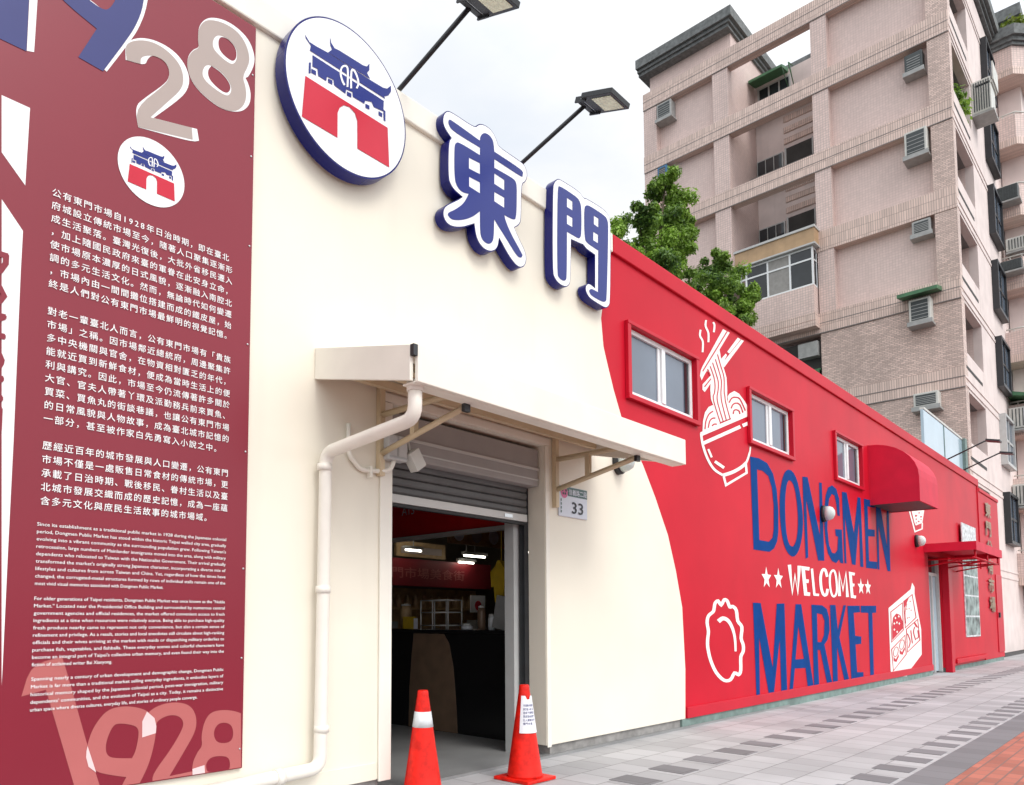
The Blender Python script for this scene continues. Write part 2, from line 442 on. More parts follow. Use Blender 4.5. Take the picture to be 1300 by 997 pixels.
# outlines measured on the wall (metres along the wall, height)
SHAPES = {
'ban_white': [[[[1.028,4.245],[1.17,4.243],[1.162,3.784],[1.04,3.921]]],[[[1.05,3.657],[1.16,3.519],[1.157,3.272],[1.156,2.335],[1.151,1.726],[1.148,1.088],[1.147,1.004]]],[[[1.145,4.995],[1.188,5.023],[1.179,4.581],[1.142,4.568]]],[[[1.793,5.469],[1.823,5.488],[1.81,5.249],[1.763,5.075],[1.702,4.937],[1.577,4.683],[1.552,4.692],[1.682,4.966],[1.73,5.083],[1.771,5.232]]],[[[1.429,5.086],[1.537,5.061],[1.579,5.078],[1.555,5.056],[1.507,5.049],[1.459,5.052]]],[[[1.68,4.911],[1.708,4.963],[1.784,5.025],[1.889,5.059],[1.999,5.052],[2.071,4.999],[2.104,4.917],[2.082,4.819],[2.008,4.71],[1.87,4.535],[2.16,4.604],[2.176,4.53],[2.126,4.499],[1.775,4.427],[1.752,4.551],[1.808,4.634],[1.937,4.799],[1.965,4.863],[1.958,4.923],[1.919,4.957],[1.852,4.947],[1.82,4.901],[1.808,4.851],[1.687,4.82]]],[[[2.151,5.247],[2.156,5.324],[2.199,5.401],[2.265,5.451],[2.356,5.481],[2.451,5.477],[2.532,5.44],[2.575,5.356],[2.572,5.277],[2.53,5.17],[2.506,5.149],[2.531,5.117],[2.552,5.051],[2.542,4.97],[2.495,4.901],[2.425,4.856],[2.325,4.829],[2.205,4.855],[2.123,4.899],[2.081,4.976],[2.083,5.064],[2.117,5.134],[2.16,5.173],[2.152,5.212]],[[2.299,5.319],[2.328,5.351],[2.383,5.353],[2.431,5.32],[2.435,5.254],[2.409,5.214],[2.362,5.214],[2.316,5.232],[2.297,5.266]],[[2.229,5.058],[2.251,5.095],[2.319,5.09],[2.382,5.052],[2.398,5.008],[2.368,4.958],[2.307,4.96],[2.246,4.986],[2.227,5.02]]]],
'ban_blue': [[[[0.945,4.866],[1.143,4.993],[1.14,4.563],[0.956,4.56]]],[[[1.62,5.356],[1.791,5.467],[1.788,5.242],[1.743,5.077],[1.683,4.94],[1.555,4.673],[1.413,4.683],[1.511,4.919],[1.289,4.985],[1.241,5.082],[1.35,5.179],[1.435,5.077],[1.537,5.058],[1.581,5.085],[1.625,5.196]]]],
'ban_beige': [[[[1.68,4.904],[1.714,4.958],[1.797,5.015],[1.883,5.037],[1.972,5.022],[2.04,4.975],[2.062,4.894],[2.044,4.814],[1.954,4.682],[1.85,4.529],[2.124,4.595],[2.132,4.516],[1.775,4.429],[1.756,4.546],[1.937,4.792],[1.965,4.859],[1.958,4.923],[1.919,4.954],[1.845,4.943],[1.777,4.891],[1.778,4.844],[1.693,4.823]]],[[[2.151,5.247],[2.157,5.317],[2.199,5.39],[2.266,5.431],[2.349,5.454],[2.436,5.452],[2.501,5.406],[2.535,5.326],[2.528,5.253],[2.482,5.144],[2.507,5.089],[2.517,5.025],[2.502,4.95],[2.456,4.884],[2.402,4.85],[2.325,4.832],[2.205,4.858],[2.123,4.901],[2.081,4.976],[2.083,5.057],[2.118,5.129],[2.16,5.168],[2.152,5.212]],[[2.257,5.28],[2.276,5.323],[2.31,5.35],[2.375,5.356],[2.435,5.323],[2.44,5.25],[2.41,5.19],[2.355,5.187],[2.294,5.205],[2.258,5.229]],[[2.186,5.019],[2.207,5.075],[2.243,5.098],[2.319,5.095],[2.386,5.054],[2.405,5.004],[2.381,4.947],[2.323,4.939],[2.232,4.957],[2.194,4.98]]]],
'ban_pink': [[[[1.285,1.108],[1.442,1.146],[1.475,1.047],[1.595,0.633],[1.67,0.397],[1.728,0.217],[1.582,0.244],[1.531,0.418],[1.365,0.968],[1.244,0.939]]],[[[1.902,0.665],[1.905,0.754],[1.967,0.817],[2.06,0.844],[2.158,0.836],[2.221,0.802],[2.254,0.734],[2.25,0.651],[2.19,0.552],[2.085,0.392],[2.231,0.4],[2.232,0.359],[1.979,0.368],[1.978,0.419],[2.092,0.558],[2.162,0.672],[2.167,0.718],[2.135,0.756],[2.074,0.767],[2.01,0.745],[1.987,0.712],[1.992,0.664],[1.908,0.647]]],[[[2.306,0.705],[2.35,0.761],[2.442,0.768],[2.524,0.751],[2.566,0.733],[2.574,0.358],[2.232,0.371],[2.232,0.453],[2.266,0.519],[2.297,0.551],[2.287,0.612]],[[2.373,0.638],[2.398,0.678],[2.444,0.686],[2.492,0.669],[2.513,0.624],[2.508,0.569],[2.474,0.548],[2.407,0.556],[2.378,0.59]],[[2.325,0.44],[2.357,0.472],[2.423,0.473],[2.483,0.456],[2.495,0.406],[2.485,0.364],[2.34,0.376],[2.326,0.404]]]],
'ban_pink2': [[[[1.638,0.76],[1.699,0.83],[1.785,0.845],[1.875,0.83],[1.938,0.802],[1.982,0.753],[1.994,0.666],[1.974,0.555],[1.948,0.468],[1.894,0.362],[1.847,0.25],[1.759,0.266],[1.794,0.377],[1.82,0.425],[1.732,0.449],[1.647,0.479],[1.603,0.536],[1.588,0.602],[1.604,0.686]],[[1.734,0.737],[1.772,0.745],[1.844,0.729],[1.88,0.709],[1.888,0.666],[1.871,0.568],[1.85,0.531],[1.772,0.541],[1.718,0.554],[1.696,0.589],[1.699,0.654]]]],
'ban_over': [[[[1.906,0.743],[1.933,0.799],[1.98,0.756],[1.993,0.706],[1.991,0.664],[1.908,0.647]]],[[[1.595,0.633],[1.647,0.477],[1.604,0.515],[1.589,0.57],[1.59,0.607]]],[[[2.233,0.415],[2.313,0.428],[2.318,0.376],[2.234,0.373]]]],
'disc': [3.319,5.329,0.55],
'lg_red': [[[[-0.726,-0.008],[0.708,-0.026],[0.744,-0.615],[0.153,-0.604],[0.148,-0.202],[0.102,-0.104],[0.006,-0.068],[-0.089,-0.09],[-0.16,-0.163],[-0.193,-0.254],[-0.191,-0.611],[-0.771,-0.597]]]],
'lg_blue': [[[[-0.338,0.771],[-0.312,0.693],[-0.254,0.648],[-0.17,0.662],[0.24,0.678],[0.313,0.699],[0.359,0.772],[0.357,0.669],[0.314,0.604],[0.375,0.546],[-0.365,0.524],[-0.299,0.604],[-0.33,0.657]]],[[[-0.774,0.675],[-0.738,0.561],[-0.667,0.5],[-0.568,0.501],[-0.389,0.518],[0.392,0.531],[0.613,0.542],[0.693,0.568],[0.766,0.655],[0.77,0.567],[0.718,0.477],[0.638,0.419],[0.659,0.393],[-0.66,0.384],[-0.644,0.462],[-0.726,0.517]]],[[[-0.616,0.345],[0.632,0.348],[0.626,0.184],[0.446,0.158],[0.405,0.214],[0.285,0.173],[0.272,0.118],[0.067,0.114],[0.057,0.181],[-0.051,0.163],[-0.063,0.091],[-0.256,0.112],[-0.269,0.184],[-0.378,0.171],[-0.389,0.1],[-0.521,0.104],[-0.534,0.195],[-0.616,0.183]]],[[[-0.633,0.145],[-0.557,0.151],[-0.556,0.09],[-0.632,0.084]]],[[[-0.36,0.155],[-0.287,0.164],[-0.286,0.104],[-0.359,0.098]]],[[[-0.038,0.138],[0.038,0.147],[0.039,0.088],[-0.037,0.08]]],[[[0.292,0.128],[0.365,0.138],[0.366,0.079],[0.293,0.069]]],[[[0.534,0.142],[0.603,0.144],[0.603,0.083],[0.534,0.082]]],[[[-0.672,0.208],[-0.64,0.226],[-0.643,0.073],[-0.675,0.055]]],[[[0.623,0.21],[0.664,0.209],[0.666,0.048],[0.631,0.053]]]],
'lg_white': [[[[-0.069,0.219],[-0.078,0.227],[-0.09,0.238],[-0.102,0.252],[-0.113,0.268],[-0.121,0.287],[-0.13,0.309],[-0.136,0.333],[-0.138,0.356],[-0.136,0.378],[-0.132,0.401],[-0.125,0.422],[-0.117,0.439],[-0.108,0.452],[-0.097,0.463],[-0.085,0.473],[-0.076,0.477],[-0.07,0.479],[-0.063,0.479],[-0.056,0.475],[-0.051,0.466],[-0.047,0.453],[-0.045,0.435],[-0.044,0.411],[-0.044,0.381],[-0.044,0.337],[-0.046,0.283],[-0.047,0.233],[-0.048,0.197],[-0.017,0.213],[-0.016,0.248],[-0.014,0.3],[-0.013,0.354],[-0.012,0.398],[-0.013,0.429],[-0.014,0.454],[-0.016,0.474],[-0.021,0.491],[-0.029,0.503],[-0.04,0.51],[-0.055,0.511],[-0.071,0.507],[-0.089,0.497],[-0.109,0.482],[-0.127,0.463],[-0.142,0.441],[-0.153,0.417],[-0.162,0.391],[-0.167,0.364],[-0.169,0.338],[-0.166,0.313],[-0.16,0.287],[-0.151,0.264],[-0.142,0.243],[-0.131,0.225],[-0.117,0.211],[-0.105,0.199],[-0.096,0.191]]],[[[0.047,0.226],[0.046,0.26],[0.045,0.308],[0.045,0.359],[0.045,0.402],[0.046,0.434],[0.048,0.461],[0.051,0.482],[0.054,0.494],[0.055,0.494],[0.055,0.494],[0.063,0.494],[0.073,0.49],[0.085,0.481],[0.099,0.465],[0.112,0.446],[0.123,0.427],[0.131,0.408],[0.138,0.388],[0.142,0.368],[0.142,0.349],[0.138,0.328],[0.129,0.305],[0.119,0.283],[0.112,0.267],[0.142,0.271],[0.148,0.286],[0.159,0.309],[0.169,0.337],[0.175,0.363],[0.174,0.387],[0.169,0.41],[0.162,0.432],[0.153,0.452],[0.142,0.472],[0.128,0.492],[0.113,0.509],[0.098,0.521],[0.083,0.526],[0.066,0.526],[0.044,0.516],[0.027,0.494],[0.02,0.472],[0.016,0.447],[0.014,0.418],[0.013,0.385],[0.013,0.342],[0.013,0.291],[0.015,0.243],[0.015,0.209]]]],
'dong_plate': [[[[4.411,5.837],[4.481,5.86],[4.781,5.862],[4.818,5.911],[4.883,5.949],[4.98,5.96],[5.053,5.928],[5.095,5.874],[5.115,5.837],[5.426,5.842],[5.501,5.831],[5.538,5.786],[5.548,5.728],[5.51,5.654],[5.45,5.61],[5.446,5.251],[5.413,5.18],[5.339,5.127],[5.417,5.038],[5.502,4.956],[5.525,4.877],[5.495,4.801],[5.436,4.76],[5.375,4.752],[5.284,4.791],[5.188,4.864],[5.114,4.938],[5.103,4.856],[5.058,4.794],[4.973,4.751],[4.877,4.753],[4.807,4.801],[4.777,4.871],[4.768,4.941],[4.635,4.853],[4.491,4.798],[4.405,4.806],[4.364,4.861],[4.373,4.927],[4.416,4.979],[4.524,5.06],[4.613,5.13],[4.524,5.14],[4.459,5.176],[4.428,5.234],[4.433,5.563],[4.47,5.613],[4.405,5.645],[4.362,5.696],[4.368,5.778]]]],
'dong_blue': [[[[4.437,5.765],[4.47,5.778],[4.846,5.765],[4.851,5.804],[4.882,5.853],[4.931,5.88],[4.991,5.881],[5.035,5.851],[5.047,5.754],[5.438,5.759],[5.473,5.739],[5.464,5.691],[5.424,5.682],[5.047,5.68],[5.046,5.595],[5.331,5.614],[5.37,5.588],[5.377,5.512],[5.367,5.237],[5.327,5.195],[5.186,5.19],[5.211,5.132],[5.287,5.041],[5.416,4.934],[5.456,4.896],[5.442,4.861],[5.376,4.85],[5.235,4.953],[5.109,5.041],[5.041,5.09],[5.035,4.911],[5.01,4.855],[4.961,4.82],[4.901,4.82],[4.859,4.845],[4.843,4.913],[4.843,5.089],[4.75,4.999],[4.613,4.912],[4.47,4.859],[4.426,4.886],[4.433,4.912],[4.524,4.976],[4.636,5.083],[4.693,5.191],[4.613,5.17],[4.547,5.19],[4.509,5.254],[4.509,5.543],[4.525,5.591],[4.569,5.62],[4.846,5.626],[4.846,5.698],[4.481,5.682],[4.433,5.723]],[[4.698,5.533],[4.845,5.548],[4.845,5.443],[4.698,5.432]],[[4.7,5.354],[4.844,5.364],[4.844,5.26],[4.7,5.264]],[[5.046,5.54],[5.189,5.538],[5.188,5.436],[5.045,5.438]],[[5.045,5.358],[5.187,5.362],[5.186,5.262],[5.044,5.268]]]],
'men_plate': [[[[6.044,5.931],[6.108,5.944],[6.437,5.958],[6.504,5.912],[6.56,5.936],[6.888,5.954],[6.991,5.928],[7.049,5.865],[7.014,4.918],[6.977,4.847],[6.911,4.81],[6.801,4.81],[6.604,4.822],[6.536,4.865],[6.518,4.924],[6.552,4.975],[6.614,4.996],[6.706,4.977],[6.715,5.351],[6.547,5.356],[6.493,5.385],[6.452,5.375],[6.273,5.359],[6.256,4.901],[6.224,4.843],[6.164,4.805],[6.063,4.798],[5.976,4.831],[5.933,4.9],[5.954,5.791],[5.98,5.865]]]],
'men_blue': [[[[6.037,5.835],[6.081,5.865],[6.368,5.871],[6.435,5.851],[6.466,5.79],[6.46,5.486],[6.426,5.428],[6.385,5.418],[6.196,5.414],[6.184,4.924],[6.166,4.879],[6.114,4.857],[6.051,4.864],[6.014,4.897]],[[6.203,5.786],[6.3,5.786],[6.298,5.689],[6.201,5.686]],[[6.199,5.601],[6.296,5.603],[6.294,5.503],[6.198,5.501]]],[[[6.516,5.81],[6.558,5.852],[6.614,5.872],[6.916,5.881],[6.974,5.853],[6.993,5.775],[6.935,4.926],[6.913,4.886],[6.846,4.861],[6.633,4.863],[6.592,4.891],[6.592,4.915],[6.635,4.946],[6.762,4.946],[6.779,5.424],[6.562,5.427],[6.514,5.466]],[[6.702,5.792],[6.791,5.794],[6.788,5.692],[6.7,5.694]],[[6.686,5.601],[6.778,5.604],[6.775,5.506],[6.684,5.506]]]],
'bowl': [[[[10.152,5.53],[10.376,5.542],[10.021,5.194],[9.963,5.139],[9.513,4.694],[9.445,4.612],[9.397,4.667],[9.426,4.746],[9.468,4.805]]],[[[10.648,5.543],[10.748,5.544],[10.349,5.223],[10.271,5.228]]],[[[10.223,5.19],[10.265,5.178],[10.108,5.008],[10.041,5.054]]],[[[10.77,5.546],[10.862,5.551],[10.154,4.968],[10.08,5.001]]],[[[9.592,5.501],[9.586,5.485],[9.578,5.46],[9.571,5.432],[9.574,5.405],[9.59,5.385],[9.615,5.367],[9.639,5.35],[9.654,5.329],[9.658,5.299],[9.655,5.262],[9.65,5.226],[9.647,5.201],[9.705,5.216],[9.709,5.241],[9.714,5.277],[9.717,5.317],[9.712,5.351],[9.694,5.376],[9.669,5.394],[9.645,5.411],[9.632,5.427],[9.63,5.449],[9.636,5.474],[9.644,5.498],[9.649,5.515]]],[[[9.42,5.315],[9.413,5.298],[9.403,5.274],[9.396,5.246],[9.397,5.22],[9.415,5.202],[9.441,5.19],[9.464,5.177],[9.478,5.158],[9.481,5.125],[9.475,5.082],[9.468,5.04],[9.463,5.011],[9.52,5.024],[9.525,5.053],[9.533,5.096],[9.538,5.141],[9.535,5.179],[9.517,5.202],[9.49,5.217],[9.466,5.229],[9.454,5.242],[9.453,5.261],[9.459,5.285],[9.469,5.309],[9.476,5.326]]],[[[9.812,5.526],[9.822,5.522],[9.834,5.517],[9.844,5.51],[9.849,5.499],[9.847,5.477],[9.838,5.446],[9.829,5.415],[9.822,5.394],[9.882,5.407],[9.889,5.428],[9.899,5.459],[9.907,5.492],[9.91,5.519],[9.902,5.536],[9.887,5.546],[9.873,5.552],[9.864,5.556]]],[[[9.74,4.761],[9.799,4.713],[9.692,4.614],[9.528,4.469],[9.459,4.488],[9.468,4.563]]],[[[9.596,4.788],[9.963,5.139],[10.021,5.194],[10.069,5.055],[10.134,4.97],[10.225,4.839],[10.238,4.663],[10.227,4.519],[10.369,4.277],[9.946,4.126],[9.795,4.318],[9.712,4.408],[9.702,4.486],[9.696,4.541],[9.711,4.631],[9.758,4.747]]],[[[9.43,3.883],[9.452,4.05],[9.515,4.181],[9.634,4.285],[9.767,4.339],[9.864,4.252],[9.977,4.138],[9.944,4.085]]],[[[10.245,4.564],[10.311,4.621],[10.474,4.696],[10.636,4.692],[10.83,4.62],[10.993,4.53],[10.988,4.442],[10.351,4.231],[10.267,4.402]]],[[[9.355,3.876],[11.009,4.504],[11.004,4.438],[9.428,3.844]]],[[[9.422,3.71],[10.677,4.181],[10.631,4.22],[9.383,3.747]]],[[[10.754,4.21],[11.01,4.306],[10.963,4.345],[10.708,4.248]]],[[[9.353,3.861],[9.359,3.835],[9.366,3.797],[9.378,3.754],[9.396,3.711],[9.422,3.667],[9.455,3.621],[9.493,3.575],[9.534,3.535],[9.578,3.499],[9.625,3.467],[9.677,3.439],[9.734,3.415],[9.805,3.398],[9.884,3.385],[9.955,3.377],[10.004,3.371],[10.044,3.406],[9.994,3.412],[9.924,3.42],[9.85,3.431],[9.788,3.447],[9.736,3.468],[9.687,3.494],[9.641,3.525],[9.599,3.559],[9.56,3.598],[9.523,3.642],[9.49,3.688],[9.464,3.73],[9.447,3.771],[9.435,3.813],[9.428,3.851],[9.423,3.877]]],[[[10.962,3.953],[10.957,3.935],[10.952,3.911],[10.941,3.881],[10.912,3.847],[10.885,3.806],[10.853,3.761],[10.812,3.715],[10.741,3.674],[10.668,3.634],[10.575,3.592],[10.475,3.551],[10.377,3.516],[10.278,3.483],[10.172,3.452],[10.076,3.425],[10.009,3.407],[10.039,3.365],[10.105,3.383],[10.203,3.409],[10.316,3.442],[10.425,3.478],[10.527,3.517],[10.635,3.561],[10.739,3.608],[10.828,3.657],[10.877,3.71],[10.923,3.761],[10.957,3.809],[10.984,3.851],[10.995,3.886],[11.006,3.917],[11.012,3.943],[11.017,3.96]]],[[[10.767,3.654],[10.784,3.54],[10.138,3.287],[10.083,3.387],[10.012,3.369],[10.089,3.23],[10.868,3.533],[10.848,3.67]]],[[[9.559,3.677],[9.659,3.579],[9.718,3.6],[9.617,3.698]]],[[[9.756,3.527],[10.04,3.479],[10.094,3.521],[9.808,3.567]]],[[[10.961,4.502],[10.963,4.328],[11.011,4.338],[11.009,4.512]]]],
'bowl_red': [[[[10.286,5.553],[9.463,4.747],[9.492,4.746],[10.318,5.553]]],[[[9.71,4.703],[9.505,4.54],[9.531,4.536],[9.737,4.7]]],[[[9.932,5.1],[9.955,5.066],[9.987,5.016],[10.021,4.965],[10.058,4.917],[10.097,4.868],[10.123,4.814],[10.129,4.745],[10.122,4.671],[10.117,4.61],[10.121,4.577],[10.128,4.559],[10.136,4.539],[10.14,4.515],[10.145,4.488],[10.161,4.448],[10.201,4.381],[10.252,4.302],[10.289,4.245],[10.321,4.255],[10.284,4.312],[10.232,4.391],[10.193,4.458],[10.177,4.497],[10.172,4.523],[10.168,4.548],[10.16,4.569],[10.153,4.586],[10.149,4.618],[10.154,4.678],[10.161,4.753],[10.156,4.823],[10.128,4.879],[10.089,4.929],[10.052,4.977],[10.018,5.028],[9.985,5.077],[9.963,5.112]]],[[[9.86,5.012],[9.887,4.976],[9.925,4.925],[9.961,4.875],[9.992,4.831],[10.019,4.788],[10.036,4.743],[10.035,4.69],[10.023,4.635],[10.013,4.588],[10.01,4.557],[10.01,4.536],[10.013,4.513],[10.015,4.489],[10.021,4.462],[10.038,4.422],[10.076,4.349],[10.126,4.262],[10.162,4.2],[10.194,4.209],[10.158,4.272],[10.108,4.359],[10.069,4.431],[10.053,4.471],[10.047,4.497],[10.044,4.521],[10.042,4.544],[10.042,4.564],[10.045,4.594],[10.054,4.641],[10.066,4.697],[10.068,4.752],[10.05,4.798],[10.022,4.842],[9.991,4.886],[9.956,4.937],[9.917,4.988],[9.89,5.024]]],[[[9.77,4.939],[9.798,4.903],[9.839,4.852],[9.875,4.804],[9.902,4.766],[9.924,4.731],[9.937,4.695],[9.936,4.652],[9.927,4.607],[9.916,4.567],[9.905,4.538],[9.892,4.514],[9.886,4.486],[9.885,4.457],[9.89,4.425],[9.91,4.381],[9.956,4.309],[10.016,4.224],[10.06,4.163],[10.09,4.173],[10.046,4.234],[9.986,4.319],[9.94,4.391],[9.921,4.434],[9.916,4.465],[9.917,4.492],[9.923,4.518],[9.935,4.542],[9.947,4.572],[9.958,4.612],[9.968,4.659],[9.968,4.703],[9.955,4.741],[9.932,4.777],[9.905,4.815],[9.869,4.864],[9.828,4.915],[9.799,4.951]]],[[[9.692,4.87],[9.724,4.835],[9.769,4.785],[9.804,4.737],[9.821,4.697],[9.828,4.658],[9.829,4.621],[9.826,4.584],[9.816,4.548],[9.805,4.518],[9.791,4.499],[9.774,4.483],[9.764,4.46],[9.764,4.433],[9.773,4.402],[9.797,4.357],[9.848,4.284],[9.914,4.196],[9.962,4.133],[9.992,4.143],[9.944,4.206],[9.878,4.294],[9.827,4.367],[9.803,4.411],[9.795,4.441],[9.794,4.466],[9.802,4.484],[9.819,4.499],[9.835,4.521],[9.847,4.553],[9.856,4.59],[9.86,4.628],[9.859,4.666],[9.851,4.706],[9.834,4.748],[9.798,4.797],[9.753,4.847],[9.72,4.882]]],[[[9.606,4.805],[9.694,4.734],[9.73,4.75],[9.641,4.821]]],[[[9.521,3.951],[9.528,3.982],[9.539,4.026],[9.555,4.068],[9.579,4.106],[9.609,4.143],[9.643,4.175],[9.686,4.203],[9.735,4.228],[9.772,4.246],[9.752,4.256],[9.715,4.238],[9.663,4.212],[9.614,4.18],[9.576,4.144],[9.545,4.105],[9.519,4.065],[9.502,4.021],[9.492,3.977],[9.485,3.946]]],[[[9.622,3.989],[9.633,4.017],[9.649,4.056],[9.669,4.089],[9.693,4.11],[9.721,4.127],[9.749,4.14],[9.776,4.148],[9.806,4.154],[9.828,4.158],[9.832,4.176],[9.809,4.172],[9.773,4.165],[9.735,4.153],[9.699,4.137],[9.665,4.116],[9.635,4.089],[9.613,4.053],[9.597,4.013],[9.586,3.985]]],[[[9.735,4.033],[9.749,4.042],[9.769,4.055],[9.787,4.064],[9.812,4.07],[9.844,4.075],[9.868,4.079],[9.872,4.097],[9.848,4.094],[9.812,4.088],[9.775,4.078],[9.745,4.064],[9.722,4.049],[9.707,4.039]]],[[[10.306,4.483],[10.326,4.505],[10.354,4.535],[10.385,4.56],[10.418,4.576],[10.456,4.589],[10.5,4.599],[10.548,4.608],[10.596,4.612],[10.646,4.603],[10.707,4.565],[10.771,4.51],[10.817,4.469],[10.858,4.485],[10.812,4.525],[10.747,4.581],[10.681,4.622],[10.619,4.634],[10.557,4.628],[10.502,4.618],[10.451,4.607],[10.401,4.589],[10.357,4.567],[10.319,4.537],[10.289,4.505],[10.269,4.483]]],[[[10.365,4.412],[10.38,4.431],[10.403,4.457],[10.428,4.479],[10.458,4.495],[10.492,4.508],[10.527,4.517],[10.565,4.523],[10.604,4.524],[10.64,4.517],[10.675,4.49],[10.707,4.452],[10.73,4.423],[10.772,4.438],[10.749,4.466],[10.716,4.505],[10.676,4.535],[10.629,4.545],[10.578,4.544],[10.529,4.536],[10.482,4.524],[10.437,4.506],[10.398,4.485],[10.367,4.458],[10.343,4.43],[10.327,4.411]]],[[[10.435,4.345],[10.44,4.36],[10.447,4.379],[10.458,4.394],[10.473,4.403],[10.495,4.411],[10.519,4.417],[10.548,4.42],[10.579,4.419],[10.601,4.416],[10.612,4.407],[10.618,4.393],[10.621,4.382],[10.664,4.393],[10.661,4.404],[10.654,4.421],[10.637,4.435],[10.604,4.44],[10.564,4.44],[10.524,4.436],[10.487,4.428],[10.452,4.415],[10.422,4.397],[10.406,4.376],[10.398,4.353],[10.394,4.338]]]],
'fritter': [[[[9.576,1.478],[9.542,1.466],[9.488,1.448],[9.438,1.422],[9.409,1.391],[9.394,1.358],[9.388,1.322],[9.396,1.283],[9.412,1.242],[9.42,1.205],[9.413,1.168],[9.399,1.129],[9.389,1.09],[9.385,1.056],[9.385,1.023],[9.393,0.984],[9.409,0.933],[9.433,0.875],[9.466,0.817],[9.51,0.758],[9.563,0.698],[9.625,0.643],[9.7,0.594],[9.785,0.55],[9.873,0.518],[9.964,0.502],[10.053,0.501],[10.136,0.513],[10.196,0.545],[10.237,0.581],[10.257,0.592],[10.257,0.592],[10.299,0.577],[10.372,0.562],[10.437,0.578],[10.473,0.603],[10.495,0.641],[10.501,0.701],[10.5,0.773],[10.507,0.828],[10.529,0.855],[10.562,0.874],[10.593,0.902],[10.605,0.937],[10.607,0.971],[10.6,1.007],[10.578,1.041],[10.55,1.069],[10.536,1.101],[10.546,1.147],[10.569,1.205],[10.572,1.262],[10.528,1.303],[10.473,1.328],[10.438,1.353],[10.423,1.396],[10.416,1.452],[10.4,1.501],[10.359,1.535],[10.308,1.556],[10.251,1.57],[10.189,1.568],[10.161,1.562],[10.171,1.561],[10.158,1.573],[10.136,1.605],[10.105,1.636],[10.061,1.654],[10.003,1.663],[9.935,1.654],[9.889,1.623],[9.858,1.593],[9.863,1.596],[9.877,1.591],[9.848,1.614],[9.797,1.64],[9.725,1.634],[9.676,1.616],[9.64,1.593],[9.62,1.563],[9.609,1.53],[9.599,1.505],[9.592,1.492],[9.587,1.485]],[[9.646,1.449],[9.598,1.432],[9.55,1.416],[9.518,1.4],[9.499,1.38],[9.486,1.353],[9.481,1.323],[9.488,1.289],[9.504,1.248],[9.514,1.205],[9.506,1.163],[9.491,1.123],[9.481,1.086],[9.478,1.054],[9.478,1.024],[9.485,0.987],[9.501,0.938],[9.524,0.883],[9.556,0.827],[9.598,0.77],[9.649,0.713],[9.707,0.663],[9.775,0.619],[9.85,0.58],[9.917,0.555],[9.974,0.545],[10.027,0.545],[10.07,0.552],[10.108,0.572],[10.147,0.607],[10.208,0.642],[10.3,0.633],[10.351,0.614],[10.357,0.613],[10.357,0.613],[10.373,0.624],[10.389,0.651],[10.395,0.705],[10.393,0.776],[10.401,0.839],[10.431,0.877],[10.468,0.899],[10.488,0.917],[10.497,0.942],[10.498,0.972],[10.493,1.0],[10.475,1.027],[10.447,1.057],[10.428,1.099],[10.439,1.153],[10.461,1.21],[10.464,1.252],[10.438,1.276],[10.386,1.3],[10.335,1.336],[10.317,1.39],[10.31,1.445],[10.297,1.485],[10.272,1.506],[10.242,1.518],[10.22,1.524],[10.211,1.524],[10.171,1.515],[10.099,1.521],[10.062,1.555],[10.039,1.588],[10.019,1.608],[10.003,1.615],[9.994,1.616],[9.996,1.616],[9.976,1.603],[9.943,1.571],[9.873,1.534],[9.798,1.561],[9.766,1.587],[9.755,1.593],[9.762,1.593],[9.746,1.587],[9.728,1.576],[9.714,1.555],[9.704,1.525],[9.693,1.498],[9.684,1.481],[9.673,1.467]]],[[[9.815,1.315],[9.838,1.325],[9.869,1.338],[9.897,1.348],[9.916,1.352],[9.938,1.352],[9.971,1.349],[10.006,1.341],[10.04,1.328],[10.074,1.309],[10.109,1.283],[10.142,1.253],[10.171,1.222],[10.194,1.19],[10.212,1.158],[10.227,1.123],[10.239,1.086],[10.247,1.043],[10.251,0.994],[10.253,0.949],[10.255,0.917],[10.32,0.916],[10.322,0.948],[10.324,0.993],[10.324,1.043],[10.32,1.089],[10.311,1.128],[10.299,1.165],[10.283,1.2],[10.262,1.235],[10.235,1.269],[10.202,1.303],[10.164,1.335],[10.123,1.361],[10.074,1.381],[10.02,1.396],[9.964,1.404],[9.903,1.407],[9.841,1.398],[9.789,1.382],[9.752,1.368],[9.727,1.36]]]],
'bento': [[[[17.941,1.617],[19.814,2.077],[19.968,2.238],[20.171,2.14],[20.145,1.983],[20.617,1.146],[20.564,0.541],[19.268,0.172],[19.181,0.095],[18.022,0.156],[17.914,0.274]]]],
